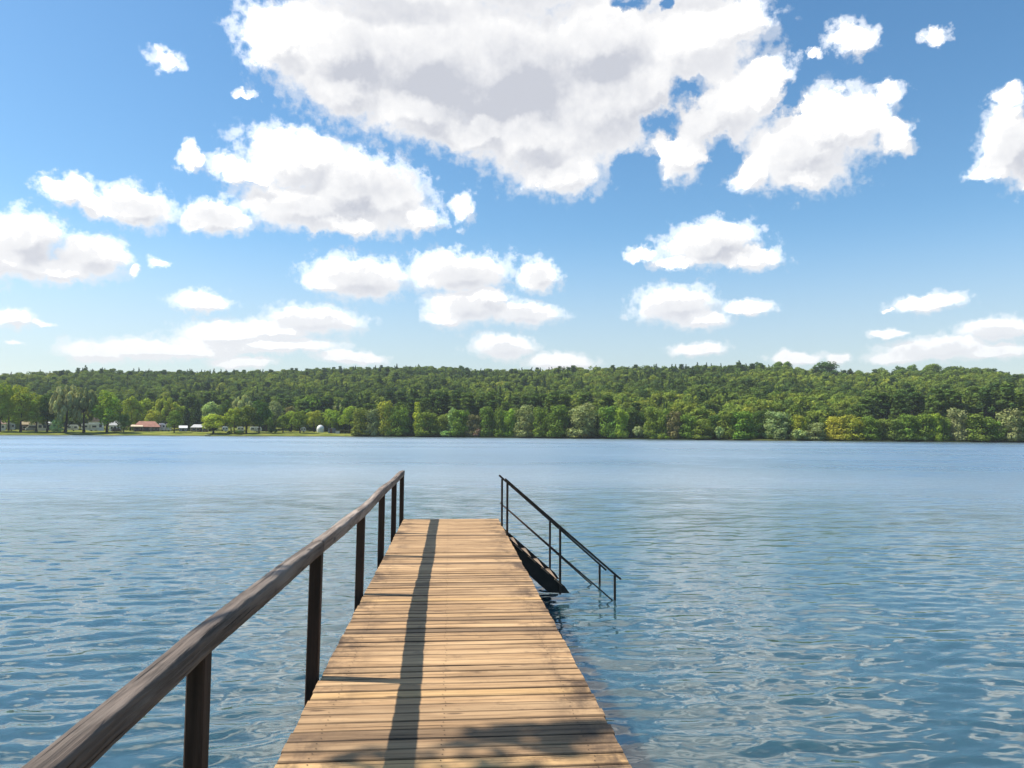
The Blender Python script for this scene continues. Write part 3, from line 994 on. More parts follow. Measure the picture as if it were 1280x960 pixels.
# ------------------------------------------------------------------ the air over the lake
mb = MB(); mb.box((0, 250, 74), (2600, 1500, 152))
hz = mb.build('haze', bpy.data.materials.new('haze_air'))
tag(hz, kind='stuff')
hm = hz.data.materials[0]
hm.use_nodes = True
hm.node_tree.nodes.clear()
q = NT(hm.node_tree)
out = q.n('ShaderNodeOutputMaterial')
pv = q.n('ShaderNodeVolumePrincipled')
pv.inputs['Color'].default_value = (0.80, 0.90, 1.0, 1)
pv.inputs['Density'].default_value = 0.00017
q.set(out.inputs['Volume'], pv.outputs[0])

# ------------------------------------------------------------------ trees
def leaf_cloud(clumps, leaf, seed, droop=0.0, dens=1.0):
    """Leaf-sized faces spread over clumps (cx, cy, cz, rx, ry, rz, n)."""
    r = np.random.default_rng(seed)
    V, T = [], []
    for (cx, cy, cz, rx, ry, rz, num) in clumps:
        num = max(4, int(num * dens * 1.5))
        u = r.normal(size=(num, 3))
        u /= np.linalg.norm(u, axis=1, keepdims=True)
        rad = np.array([rx, ry, rz])
        p = np.array([cx, cy, cz]) + u * rad * r.uniform(0.78, 1.05, (num, 1))
        nrm = u / rad
        nrm /= np.linalg.norm(nrm, axis=1, keepdims=True)
        nrm += r.normal(size=(num, 3)) * 0.24
        nrm /= np.linalg.norm(nrm, axis=1, keepdims=True)
        ref = r.normal(size=(num, 3))
        if droop:
            ref = ref * (1 - droop) + np.array([0, 0, 3.0]) * droop
        a = np.cross(nrm, ref)
        a /= np.linalg.norm(a, axis=1, keepdims=True) + 1e-6
        bb = np.cross(nrm, a)
        s = leaf * r.uniform(0.55, 1.25, (num, 1))
        asp = 1.0 + 1.2 * droop
        q_ = np.stack([p - a * s * 0.5, p - bb * s * 0.62 * asp, p + a * s * 0.5, p + bb * s * 0.62 * asp], axis=1)
        q_ += r.normal(size=q_.shape) * leaf * 0.10
        V.append(q_.reshape(-1, 3))
        tint = np.clip(r.normal(0.5, 0.16, num) + r.normal(0, 0.16), 0, 1)
        T.append(np.repeat(tint, 4))
    V = np.concatenate(V)
    T = np.concatenate(T)
    f = np.arange(len(V)).reshape(-1, 4)
    return V, f, T


def clumps_for(kind, seed):
    """Clumps, leaf size, trunk path and its radii for a tree with nominal size (height, width)."""
    r = random.Random(seed)
    C = []
    if kind == 'round':                        # broad crown on a short trunk, 12 x 10
        H, Wd, base = 12.0, 10.0, 0.20
        C.append((0, 0, H * 0.56, Wd * 0.30, Wd * 0.30, H * 0.27, 170))
        for i in range(30):
            t = r.random() ** 0.8
            z = H * (base + 0.06 + t * (1 - base - 0.14))
            env = Wd / 2 * math.sin(math.pi * min(1, 0.16 + 0.80 * t ** 0.85)) ** 0.65
            a = r.uniform(0, 6.283); q_ = env * r.uniform(0.35, 0.82)
            s = r.uniform(1.1, 2.0)
            C.append((q_ * math.cos(a), q_ * math.sin(a), z, s, s, s * 0.8, 36 * s * s / 1.7))
        leaf = 0.55
    elif kind == 'bushy':                      # leafy to the ground, as along a waterside, 11 x 9
        H, Wd, base = 11.0, 9.0, 0.0
        C.append((0, 0, H * 0.40, Wd * 0.34, Wd * 0.34, H * 0.42, 240))
        for i in range(46):
            t = r.random() if i > 14 else r.uniform(0, 0.16)
            z = H * (0.05 + t * 0.86)
            env = Wd / 2 * (math.cos(t * 1.30) ** 0.6) * (0.86 + 0.14 * t)
            a = r.uniform(0, 6.283); q_ = env * r.uniform(0.45, 0.85)
            s = r.uniform(1.0, 1.9)
            C.append((q_ * math.cos(a), q_ * math.sin(a), z, s, s, s * 0.85, 36 * s * s / 1.7))
        leaf = 0.52
    elif kind == 'tall':                       # upright crown on a bare trunk, 18 x 9
        H, Wd, base = 18.0, 9.0, 0.24
        for i in range(44):
            t = r.random()
            if i == 0: C.append((0, 0, H * 0.62, Wd * 0.26, Wd * 0.26, H * 0.28, 200))
            z = H * (base + 0.03 + t * (1 - base - 0.09))
            env = Wd / 2 * (math.sin(math.pi * (0.20 + 0.70 * t)) ** 0.7)
            a = r.uniform(0, 6.283); q_ = env * r.uniform(0.30, 0.80)
            s = r.uniform(1.0, 1.7)
            C.append((q_ * math.cos(a), q_ * math.sin(a), z, s, s, s * 1.15, 40 * s * s / 1.7))
        leaf = 0.6
    elif kind == 'slim':                       # narrow poplar shape, 14 x 4.5
        H, Wd, base = 14.0, 4.5, 0.06
        for i in range(34):
            t = r.random()
            z = H * (base + t * 0.88)
            env = Wd / 2 * (math.sin(math.pi * (0.16 + 0.76 * t)) ** 0.8)
            a = r.uniform(0, 6.283); q_ = env * r.uniform(0.2, 0.75)
            s = r.uniform(0.7, 1.1)
            C.append((q_ * math.cos(a), q_ * math.sin(a), z, s * 0.85, s * 0.85, s * 1.3, 34))
        leaf = 0.5
    elif kind == 'willow':                     # domed top with hanging curtains, 17 x 13
        H, Wd, base = 17.0, 13.0, 0.1
        for i in range(60):
            a = r.uniform(0, 6.283); q_ = Wd / 2 * math.sqrt(r.random()) * 0.88
            top_ = H * (0.97 - 0.42 * (q_ / (Wd / 2)) ** 2) - r.uniform(0, 1.2)
            ln = r.uniform(2.0, 4.2)
            low = top_ - ln
            if i % 3 == 0:
                low = max(2.0, low - r.uniform(1.5, 5.0)); top_ = low + ln
            s = r.uniform(0.7, 1.25)
            C.append((q_ * math.cos(a), q_ * math.sin(a), (top_ + low) / 2, s, s, ln / 2, 52))
        leaf = 0.55
    elif kind == 'spruce':                     # 15 x 5.5
        H, Wd, base = 15.0, 5.6, 0.07
        lv = 17
        for i in range(lv):
            t = i / (lv - 1)
            z = H * (base + t * 0.90)
            env = Wd / 2 * (1 - t) ** 0.78 + 0.14
            kk = max(1, int(7 * (1 - t)) + 1)
            for j in range(kk):
                a = (j + r.random() * 0.6) / kk * 6.283 + i
                q_ = env * 0.55
                s = env * 0.50 + 0.13
                C.append((q_ * math.cos(a), q_ * math.sin(a), z - 0.25 * env, s, s, 0.55 + 0.2 * (1 - t), 26 + 14 * (1 - t)))
        leaf = 0.48
    elif kind == 'pine':                       # tall bare stem, crown only at the top, 17 x 6
        H, Wd, base = 17.0, 6.0, 0.5
        for i in range(22):
            t = r.random()
            z = H * (base + t * 0.46)
            env = Wd / 2 * (1 - 0.75 * t)
            a = r.uniform(0, 6.283); q_ = env * r.uniform(0.2, 0.75)
            s = r.uniform(0.8, 1.3)
            C.append((q_ * math.cos(a), q_ * math.sin(a), z, s, s, s * 0.7, 34))
        leaf = 0.55
    else:                                      # shrub, 3 x 3.6
        H, Wd, base = 3.0, 3.6, 0.0
        for i in range(14):
            t = r.random()
            a = r.uniform(0, 6.283); q_ = Wd / 2 * r.uniform(0.1, 0.7) * (1 - 0.4 * t)
            s = r.uniform(0.5, 0.85)
            C.append((q_ * math.cos(a), q_ * math.sin(a), 0.4 + t * 2.0, s, s, s * 0.8, 22))
        leaf = 0.34
    return C, leaf, H, Wd, base


def trunk_mesh(kind, H, Wd, base, seed, mat):
    r = random.Random(seed + 99)
    mb = MB()
    rb = {'slim': 0.22, 'spruce': 0.2, 'pine': 0.22, 'shrub': 0.07, 'willow': 0.62, 'tall': 0.40}.get(kind, 0.34)
    top_ = H * (0.9 if kind in ('spruce', 'pine', 'slim') else 0.72)
    pts, rad = [], []
    dx = dy = 0
    for i in range(7):
        t = i / 6
        pts.append((dx, dy, -0.4 + (top_ + 0.4) * t)); rad.append(rb * ((1 - t) ** 0.8 * 0.92 + 0.06) * (1.35 if i == 0 else 1))
        dx += r.uniform(-0.10, 0.10) * Wd * 0.14; dy += r.uniform(-0.10, 0.10) * Wd * 0.14
    mb.tube(pts, rad, 7)
    if kind not in ('spruce', 'slim'):
        for i in range(6):
            t = r.uniform(max(base, 0.12) + 0.04, 0.6)
            p = Vector(pts[min(6, max(1, int(t * 6 * H / top_)))])
            a = r.uniform(0, 6.283)
            e = p + Vector((math.cos(a) * Wd * 0.30, math.sin(a) * Wd * 0.30, H * r.uniform(0.10, 0.22)))
            mid = p.lerp(e, 0.5) + Vector((0, 0, -H * 0.01))
            mb.tube([p, mid, e], [rb * 0.34, rb * 0.22, rb * 0.08], 5)
    me = bpy.data.meshes.new('trunk')
    me.from_pydata(mb.v, [], mb.f)
    me.materials.append(mat)
    for p in me.polygons: p.use_smooth = True
    me.update()
    return me


PROTO = {}


def tree_meshes(kind, var, mat=None, tmat=None, dens=1.0):
    key = (kind, var, mat.name if mat else '', dens)
    if key not in PROTO:
        seed = hash_(kind) * 17 + var * 131
        C, leaf, H, Wd, base = clumps_for(kind, seed)
        V, f, T = leaf_cloud(C, leaf / math.sqrt(dens), seed, 0.75 if kind == 'willow' else 0.0, dens)
        # normalise to the nominal height so that callers can ask for metres
        z1 = np.percentile(V[:, 2], 99.5)
        V = V * np.array([1, 1, H / z1])
        V[:, 2] = np.maximum(V[:, 2], 0.05)
        me = np_mesh('crown', V, f, [mat or M['leaf']], attrs={'leaf': T})
        tm = trunk_mesh(kind, H, Wd, base, seed, tmat or M['bark'])
        wreal = 2 * np.percentile(np.hypot(V[:, 0], V[:, 1]), 93)
        PROTO[key] = (me, tm, H, wreal)
    return PROTO[key]


def hash_(s):
    return sum((i + 1) * ord(c) for i, c in enumerate(s)) % 997


NAMES = {'round': 'broadleaf_tree', 'bushy': 'waterside_tree', 'tall': 'lime_tree', 'slim': 'poplar_tree', 'willow': 'willow_tree', 'spruce': 'spruce_tree', 'pine': 'pine_tree', 'shrub': 'shrub'}
CATS = {'shrub': 'shrub'}
LEAFCOL = {
    'mid': (0.193, 0.276, 0.046), 'bright': (0.343, 0.432, 0.052), 'yellow': (0.435, 0.488, 0.061), 'dark': (0.092, 0.152, 0.033),
    'pale': (0.409, 0.505, 0.188), 'grey': (0.304, 0.350, 0.131), 'conifer': (0.054, 0.092, 0.033), 'brown': (0.235, 0.225, 0.085), 'pink': (0.300, 0.235, 0.150)}
TREEFIRST = {}
tr = random.Random(21)


def copy_tree(o, parent=None):
    c = o.copy()
    COL.objects.link(c)
    if parent is not None:
        c.parent = parent
    for ch in list(o.children):
        copy_tree(ch, c)
    return c


def plant(kind, px, ytop, s, wpx, colour, label, group, var=None, ybase=None):
    var = tr.randrange(3) if var is None else var
    p = ground(px, s)
    k = size_at(p)
    d = ray(px, ytop)
    hd = math.hypot(d.x, d.y)
    ztop = CAMZ + d.z / hd * math.hypot(p.x, p.y)
    h, w = max(0.8, ztop - p.z), wpx * k
    me, tm, H0, W0 = tree_meshes(kind, var)
    key = (kind, var)
    if key not in TREEFIRST:
        root = empty(NAMES[kind])
        cr = bpy.data.objects.new('crown', me); COL.objects.link(cr); cr.parent = root
        tk = bpy.data.objects.new('trunk' if kind != 'shrub' else 'stem', tm); COL.objects.link(tk); tk.parent = root
        TREEFIRST[key] = root
    else:
        root = copy_tree(TREEFIRST[key])
    root.location = p
    root.rotation_euler = (0, 0, tr.uniform(0, 6.283))
    root.scale = (w / W0, w / W0, h / H0)
    base = LEAFCOL[colour]
    j = [tr.uniform(0.9, 1.1) for _ in range(3)]
    for ch in root.children:
        if ch.name.startswith('crown'):
            ch.color = (base[0] * j[0], base[1] * j[1], base[2] * j[2], 1)
    tag(root, label, CATS.get(kind, 'tree'), group)
    return root


GC = 'trees on the campsite bank'
CAMP = [
    ('tall', 0, 479, 9, 20, 'bright', 'tall dark-trunked tree at the very edge of the campsite bank, cut by the picture edge'),
    ('tall', 11, 482, 24, 18, 'bright', 'tall green tree behind the first pair of trunks, over a white caravan'),
    ('tall', 26, 483, 10, 27, 'bright', 'tall full green tree whose thick trunk stands in front of the tan-roofed hut'),
    ('tall', 46, 493, 10, 21, 'bright', 'leafy tree with a straight trunk just past the white van'),
    ('tall', 59, 494, 10, 20, 'dark', 'darker leafy tree between the white van and the pale willow'),
    ('willow', 82, 483, 8, 36, 'pale', 'large pale silvery willow hanging low over the campsite bank'),
    ('willow', 105, 487, 9, 30, 'grey', 'darker drooping willow leaning beside the large pale willow'),
    ('shrub', 72, 522, 7, 16, 'pale', 'pale round willow bush at the foot of the large pale willow'),
    ('tall', 134, 489, 9, 28, 'bright', 'tall narrow-waisted tree with a thick dark trunk beside the pale cabin'),
    ('round', 155, 517, 10, 15, 'mid', 'small round green tree just in front of the cream awning'),
    ('round', 163, 496, 52, 20, 'bright', 'bright green tree rising behind the small round tree and the awning'),
    ('round', 181, 499, 55, 25, 'bright', 'rounded bright green tree straight behind the red-roofed clubhouse'),
    ('round', 191, 513, 48, 20, 'yellow', 'low yellow-green tree peeping over the red roof ridge'),
    ('willow', 207, 498, 56, 34, 'bright', 'wide soft light-green willow behind the caravans past the red roof'),
    ('round', 218, 513, 11, 17, 'mid', 'round dark green tree alone on the grass past the red-roofed clubhouse'),
    ('spruce', 233, 503, 44, 13, 'conifer', 'dark spruce behind the cabin, first of a pair'),
    ('spruce', 246, 501, 42, 17, 'conifer', 'dark wider spruce straight behind the pavilion, second of a pair'),
    ('round', 263, 503, 52, 26, 'pale', 'pale green tree behind the pavilion next to the two spruces'),
    ('tall', 282, 500, 50, 13, 'dark', 'narrow dark tree standing before the silvery willow'),
    ('round', 267, 518, 7, 32, 'yellow', 'low spreading yellow-green tree by the little landing stage'),
    ('willow', 303, 495, 54, 30, 'pale', 'silvery white-green willow crown showing over the bank trees'),
    ('round', 293, 510, 10, 20, 'bright', 'light green tree on the bank in front of the silvery willow'),
    ('round', 308, 507, 11, 26, 'mid', 'broad green tree with forked trunk below the silvery willow'),
    ('round', 324, 501, 12, 24, 'dark', 'dense dark green tree with several trunks past the silvery willow'),
    ('tall', 343, 502, 50, 20, 'grey', 'grey-green tree behind the small dark bush on the bank'),
    ('shrub', 340, 529, 12, 11, 'dark', 'small dark conical bush under the grey-green tree'),
    ('round', 354, 519, 14, 18, 'mid', 'low olive bush-like tree before the brownish pair'),
    ('tall', 362, 508, 48, 13, 'brown', 'brownish-green narrow tree behind the low olive tree'),
    ('round', 387, 496, 56, 36, 'mid', 'big dome-shaped green tree towering behind the white round tank'),
    ('round', 375, 514, 12, 22, 'mid', 'tree with a slender trunk on the bank just before the white round tank'),
    ('round', 393, 514, 34, 24, 'bright', 'light green tree right behind the white round tank'),
    ('round', 413, 512, 36, 26, 'bright', 'bright spreading tree behind the dark grey shed'),
    ('round', 437, 508, 24, 24, 'bright', 'tall full light-green tree behind the clipped hedge'),
    ('round', 425, 507, 58, 20, 'grey', 'pale grey-green tree set back between the shed and the hedge'),
    ('shrub', 146, 535, 11, 14, 'pink', 'reddish flowering shrub beside the pale cabin'),
    ('shrub', 288, 538, 5, 10, 'dark', 'dark green waterside bush below the light green bank tree'),
    ('shrub', 300, 538, 5, 13, 'dark', 'larger dark green waterside bush next to its smaller twin'),
    ('shrub', 447, 535, 10, 6, 'pale', 'small pale bush at the end of the clipped hedge'),
    ('bushy', -16, 484, 14, 26, 'mid', 'tall tree standing just outside the view beyond the campsite'),
]
CAMP += [
    ('round', 18, 497, 58, 22, 'bright', 'sunlit round tree set back between the first two tall bank trunks'),
    ('round', 36, 500, 60, 20, 'yellow', 'yellow-green round tree showing behind the tan-roofed hut'),
    ('round', 70, 499, 62, 22, 'bright', 'bright tree filling the gap behind the pale shelter and the willow'),
    ('round', 121, 500, 66, 22, 'bright', 'light green tree rising behind the two-storey house'),
    ('round', 147, 501, 64, 22, 'mid', 'rounded green tree behind the white parasol'),
    ('round', 172, 506, 60, 18, 'yellow', 'yellow-green tree squeezed behind the awning and the red roof'),
    ('round', 227, 508, 60, 18, 'bright', 'bright tree peeping between the dark round tree and the first spruce'),
    ('round', 278, 508, 58, 20, 'bright', 'light tree standing behind the low spreading yellow-green one'),
    ('round', 318, 509, 58, 20, 'bright', 'bright tree set back behind the many-trunked dark tree'),
    ('round', 333, 511, 40, 18, 'mid', 'mid-green tree just past the many-trunked dark tree'),
    ('round', 364, 514, 36, 18, 'bright', 'light green tree between the olive tree and the slender-trunked one'),
    ('round', 404, 509, 60, 20, 'mid', 'tall rounded tree set back above the white round tank and the shed'),
]
for k_, px, yt, s, w, c_, lb in CAMP:
    plant(k_, px, yt, s, w, c_, lb, GC)

SHORE = [   # px, top, width, colour, kind
    (452, 511, 24, 'mid', 'bushy'), (465, 512, 18, 'grey', 'bushy'), (481, 502, 20, 'yellow', 'bushy'), (499, 507, 25, 'mid', 'bushy'),
    (522, 503, 11, 'yellow', 'slim'), (536, 516, 28, 'mid', 'bushy'), (552, 521, 17, 'mid', 'bushy'), (565, 510, 9, 'pale', 'slim'),
    (576, 513, 25, 'mid', 'bushy'), (593, 519, 18, 'brown', 'bushy'), (609, 509, 21, 'mid', 'bushy'), (624, 509, 15, 'mid', 'bushy'),
    (636, 512, 17, 'bright', 'bushy'), (657, 507, 27, 'grey', 'bushy'), (676, 510, 20, 'mid', 'bushy'), (697, 507, 30, 'mid', 'bushy'),
    (729, 505, 36, 'grey', 'bushy'), (761, 508, 28, 'mid', 'bushy'), (777, 511, 19, 'bright', 'bushy'), (795, 512, 27, 'dark', 'bushy'),
    (816, 509, 22, 'mid', 'bushy'), (829, 512, 18, 'mid', 'bushy'), (843, 515, 20, 'brown', 'bushy'), (861, 519, 25, 'mid', 'bushy'),
    (878, 524, 25, 'mid', 'bushy'), (911, 513, 26, 'mid', 'bushy'), (930, 515, 31, 'mid', 'bushy'), (949, 514, 20, 'dark', 'bushy'),
    (972, 515, 33, 'grey', 'bushy'), (999, 519, 18, 'bright', 'bushy'), (1019, 529, 23, 'grey', 'bushy'), (1045, 521, 24, 'yellow', 'bushy'),
    (1065, 519, 26, 'bright', 'bushy'), (1088, 521, 22, 'mid', 'bushy'), (1103, 524, 15, 'mid', 'bushy'), (1116, 524, 22, 'mid', 'bushy'),
    (1135, 518, 28, 'mid', 'bushy'), (1154, 518, 25, 'mid', 'bushy'), (1168, 517, 17, 'bright', 'bushy'), (1180, 521, 19, 'mid', 'bushy'),
    (1198, 511, 26, 'grey', 'bushy'), (1226, 518, 33, 'mid', 'bushy'), (1247, 526, 23, 'mid', 'bushy'), (1263, 512, 27, 'grey', 'bushy'),
    (1281, 521, 24, 'mid', 'bushy'), (1303, 515, 28, 'mid', 'bushy'),
    (513, 526, 16, 'dark', 'bushy'), (648, 520, 18, 'dark', 'bushy'), (686, 522, 18, 'dark', 'bushy'), (712, 520, 20, 'dark', 'bushy'), (746, 518, 20, 'dark', 'bushy'),
    (894, 520, 22, 'dark', 'bushy'), (985, 524, 20, 'dark', 'bushy'), (1033, 524, 18, 'dark', 'bushy'), (1212, 526, 20, 'dark', 'bushy'),
]
SHORE.sort()
ORD = 'first second third fourth fifth sixth seventh eighth ninth tenth eleventh twelfth thirteenth fourteenth fifteenth sixteenth seventeenth eighteenth'.split()
CW = {'mid': 'mid-green', 'bright': 'bright green', 'yellow': 'yellow-green', 'dark': 'shady dark green', 'grey': 'greyish green', 'pale': 'pale silvery', 'brown': 'brownish green'}
ZONE = [(505, 'on the waterline between clipped hedge and railing end'), (620, 'on the far waterline straight beyond the jetty deck'),
        (776, 'on the far waterline behind the bathing steps'), (890, 'on the far waterline just past the steps'),
        (1062, 'on the far waterline below the skyline oak'), (9999, 'on the far waterline below the dark pine stems')]
cnt = {}
for px, yt, w, c_, k_ in SHORE:
    zi = next(i for i, z in enumerate(ZONE) if px < z[0])
    cnt[zi] = cnt.get(zi, 0) + 1
    shape = 'slender tree' if k_ == 'slim' else ('broad tree' if w > 25 else ('narrow tree' if w < 19 else 'leafy tree'))
    s = 3.0 if c_ != 'dark' else 7.5
    plant(k_, px, yt, s + tr.uniform(-0.8, 1.2), w * 1.08, c_, '%s %s, %s %s' % (CW[c_], shape, ORD[cnt[zi] - 1], ZONE[zi][1]), 'trees along the wooded waterline')

LOW = [(798, 533, 12, 'pale', 'small pale round tree standing out at the waterline beyond the steps', 'round'),
       (899, 533, 11, 'pale', 'pale green waterside bush below the taller bank trees', 'shrub'), (942, 540, 5, 'bright', 'tiny bright upright bush on the open grass at the water', 'shrub'),
       (972, 537, 15, 'pale', 'rounded pale bush in front of the broad greyish tree', 'shrub'), (998, 537, 17, 'pale', 'wide pale bush at the foot of the bright narrow tree', 'shrub'),
       (596, 535, 12, 'pink', 'pinkish dry bush on the waterline beyond the jetty end', 'shrub'), (558, 538, 14, 'pale', 'pale low bush on the waterline beyond the deck', 'shrub'),
       (816, 544, 8, 'bright', 'low bright bush at the water, first of four in a short row', 'shrub'), (825, 544, 8, 'bright', 'low bright bush at the water, second of four in a short row', 'shrub'),
       (834, 545, 8, 'bright', 'low bright bush at the water, third of four in a short row', 'shrub'), (841, 545, 6, 'bright', 'low bright bush at the water, last of four in a short row', 'shrub'),
       (622, 541, 8, 'mid', 'small bush at the water just beside the handrail top', 'shrub'), (700, 542, 8, 'grey', 'small greyish bush at the water behind the handrails', 'shrub'),
       (735, 538, 14, 'brown', 'yellowish low bush under the broad greyish waterline tree', 'shrub'), (1156, 546, 7, 'pale', 'small pale bush at the water below the pine stems', 'shrub')]
for px, yt, w, c_, lb, k_ in LOW:
    plant(k_, px, yt, 1.0, w, c_, lb, 'bushes at the far waterline')

SKYTREES = [('spruce', 104, 457, 12, 'dark', 'dark pointed spruce topping the ridge above the campsite'),
            ('round', 1035, 452, 34, 'dark', 'big wide dark oak standing up on the skyline'), ('spruce', 925, 451, 13, 'dark', 'dark spruce breaking the skyline between two rounded crowns'),
            ('round', 949, 453, 13, 'dark', 'small rounded dark tree on the skyline next to the spruce'), ('round', 974, 452, 16, 'mid', 'feathery tree on the skyline, first of two side by side'),
            ('round', 985, 452, 13, 'mid', 'feathery tree on the skyline, second of two side by side'), ('round', 1064, 461, 8, 'dark', 'tiny lone round tree on the skyline past the oak'),
            ('round', 1076, 463, 14, 'mid', 'low spreading tree on the skyline two along from the oak'), ('round', 1103, 460, 13, 'mid', 'rounded tree on the skyline before the high wooded hump'),
            ('round', 1126, 458, 17, 'dark', 'dark rounded tree where the skyline climbs to the hump'), ('round', 1143, 456, 14, 'mid', 'tree with open crown at the start of the high hump'),
            ('round', 1167, 455, 26, 'mid', 'broad full tree on top of the high wooded hump'), ('slim', 575, 457, 8, 'dark', 'thin dark pointed tree on the skyline above the jetty end')]
for k_, px, yt, w, c_, lb in SKYTREES:
    plant(k_, px, yt, interp(px, CREST) - 4, w, c_, lb, 'trees standing out on the skyline')

# ------------------------------------------------------------------ the wooded hillside: one mass
hid = bpy.data.collections.new('forest_kinds')
KIND = []
for kd, vr in (('round', 3), ('round', 4), ('round', 5), ('spruce', 3), ('spruce', 4), ('pine', 3), ('pine', 4), ('bushy', 3)):
    me, tm, H0, W0 = tree_meshes(kd, vr, M['forest'], M['pale_bark'], 0.6)
    # crown and trunk in one mesh for the far wood
    nv = len(me.vertices)
    va = np.zeros(nv * 3, dtype=np.float32); me.vertices.foreach_get('co', va)
    vb = np.zeros(len(tm.vertices) * 3, dtype=np.float32); tm.vertices.foreach_get('co', vb)
    lf = np.zeros(nv, dtype=np.float32); me.attributes['leaf'].data.foreach_get('value', lf)
    fcs = [list(p.vertices) for p in me.polygons] + [[v + nv for v in p.vertices] for p in tm.polygons]
    mi = [0] * len(me.polygons) + [1] * len(tm.polygons)
    allv = np.concatenate([va.reshape(-1, 3), vb.reshape(-1, 3)])
    fm_ = np_mesh('forest_tree', allv, fcs, [M['forest'], M['pale_bark']], mi, attrs={'leaf': np.concatenate([lf, np.zeros(len(vb) // 3)])})
    ob = bpy.data.objects.new('kind_%02d' % len(KIND), fm_)
    hid.objects.link(ob)
    KIND.append((kd, H0, W0))

fr = random.Random(77)
pts, scl, rot, ind, tint = [], [], [], [], []


def conifer_share(px, t):
    v = 0.10
    if 470 < px < 720: v = 0.30
    if 780 < px < 930 and t > 0.35: v = 0.38
    if 180 < px < 470: v = 0.22
    if px > 1080 and t < 0.14: v = 0.75
    if t > 0.85 and px < 930: v = max(v, 0.20)
    return v


tn_noise = lambda x, y: 0.5 + 0.25 * math.sin(x * 0.031 + 1.3 * math.sin(y * 0.02)) + 0.25 * math.sin(y * 0.043 + x * 0.017)
for ai in range(1100):
    a0 = -1.12 + ai / 1100 * 2.28
    px = px_of_az(a0)
    r0 = shore_r(px)
    foot, crest = interp(max(-400, min(1700, px)), FOOT), interp(max(-400, min(1700, px)), CREST)
    s = foot + fr.uniform(0, 6) + (2 if px > 440 else -2)
    while s < crest + 30:
        rr = r0 + s
        dens = 6.3 / (rr * 2.28 / 1100)          # columns are narrower than a crown: keep a share of them
        if fr.random() < 1.0 / dens:
            a = a0 + fr.uniform(-0.001, 0.001)
            ss_ = s + fr.uniform(-2.5, 2.5)
            pq = px_of_az(a)
            z = land_z(pq, ss_)
            t = (ss_ - foot) / (crest - foot)
            x, y = math.sin(a) * (r0 + ss_), math.cos(a) * (r0 + ss_)
            con = fr.random() < conifer_share(pq, t)
            front_pine = (t < 0.13 and (60 < pq < 760 or pq > 1080))
            if front_pine and fr.random() < (0.75 if pq > 1080 else 0.52):
                k = fr.choice((5, 6, 5, 6, 3)); h = fr.uniform(12.0, 16.0); w = fr.uniform(4.6, 6.8); tv = fr.uniform(0.16, 0.44)
            elif con:
                k = fr.choice((3, 4, 5)); h = fr.uniform(8.5, 12.5); w = h * fr.uniform(0.36, 0.46); tv = fr.uniform(0.10, 0.40)
            else:
                k = fr.choice((0, 1, 2, 7)); h = fr.uniform(7.0, 11.0); w = fr.uniform(5.6, 9.6)
                tv = min(1, max(0.16, 0.36 + 0.42 * tn_noise(x, y) + fr.gauss(0, 0.17)))
            if t > 0.92:
                h *= 0.88
            kd, H0, W0 = KIND[k]
            pts.append((x, y, z - 0.3)); scl.append((w / W0, w / W0, h / H0)); rot.append(fr.uniform(0, 6.283)); ind.append(k); tint.append(tv)
        s += 6.3
me = bpy.data.meshes.new('hillside_wood')
me.from_pydata(pts, [], [])
a_ = me.attributes.new('tsc', 'FLOAT_VECTOR', 'POINT'); a_.data.foreach_set('vector', np.array(scl, dtype=np.float32).ravel())
a_ = me.attributes.new('trot', 'FLOAT', 'POINT'); a_.data.foreach_set('value', np.array(rot, dtype=np.float32))
a_ = me.attributes.new('tidx', 'INT', 'POINT'); a_.data.foreach_set('value', np.array(ind, dtype=np.int32))
a_ = me.attributes.new('tint', 'FLOAT', 'POINT'); a_.data.foreach_set('value', np.array(tint, dtype=np.float32))
wood_o = bpy.data.objects.new('hillside_wood', me)
COL.objects.link(wood_o)
tag(wood_o, 'dense mixed wood covering the whole hillside above the far shore', 'forest', None, 'stuff')
gt = bpy.data.node_groups.new('wood_scatter', 'GeometryNodeTree')
gt.interface.new_socket('Geometry', in_out='INPUT', socket_type='NodeSocketGeometry')
gt.interface.new_socket('Geometry', in_out='OUTPUT', socket_type='NodeSocketGeometry')
gi, go = gt.nodes.new('NodeGroupInput'), gt.nodes.new('NodeGroupOutput')
iop = gt.nodes.new('GeometryNodeInstanceOnPoints')
ci = gt.nodes.new('GeometryNodeCollectionInfo')
ci.inputs['Collection'].default_value = hid
ci.inputs['Separate Children'].default_value = True
ci.inputs['Reset Children'].default_value = True


def named(nm, ty):
    nd = gt.nodes.new('GeometryNodeInputNamedAttribute')
    nd.data_type = ty
    nd.inputs['Name'].default_value = nm
    return nd.outputs['Attribute']


cx = gt.nodes.new('ShaderNodeCombineXYZ')
L = gt.links.new
L(named('trot', 'FLOAT'), cx.inputs[2])
L(gi.outputs[0], iop.inputs['Points'])
L(ci.outputs[0], iop.inputs['Instance'])
iop.inputs['Pick Instance'].default_value = True
L(named('tidx', 'INT'), iop.inputs['Instance Index'])
L(cx.outputs[0], iop.inputs['Rotation'])
L(named('tsc', 'FLOAT_VECTOR'), iop.inputs['Scale'])
L(iop.outputs[0], go.inputs[0])
md = wood_o.modifiers.new('scatter', 'NODES')
md.node_group = gt
print('FOREST TREES', len(pts))


# ------------------------------------------------------------------ the campsite
def place(name, px, s, label, cat, group=None, turn=0.0):
    p = ground(px, s)
    a = math.atan2(p.x, p.y)
    o = empty(name, p, -a + turn)
    tag(o, label, cat, group)
    return o, size_at(p)


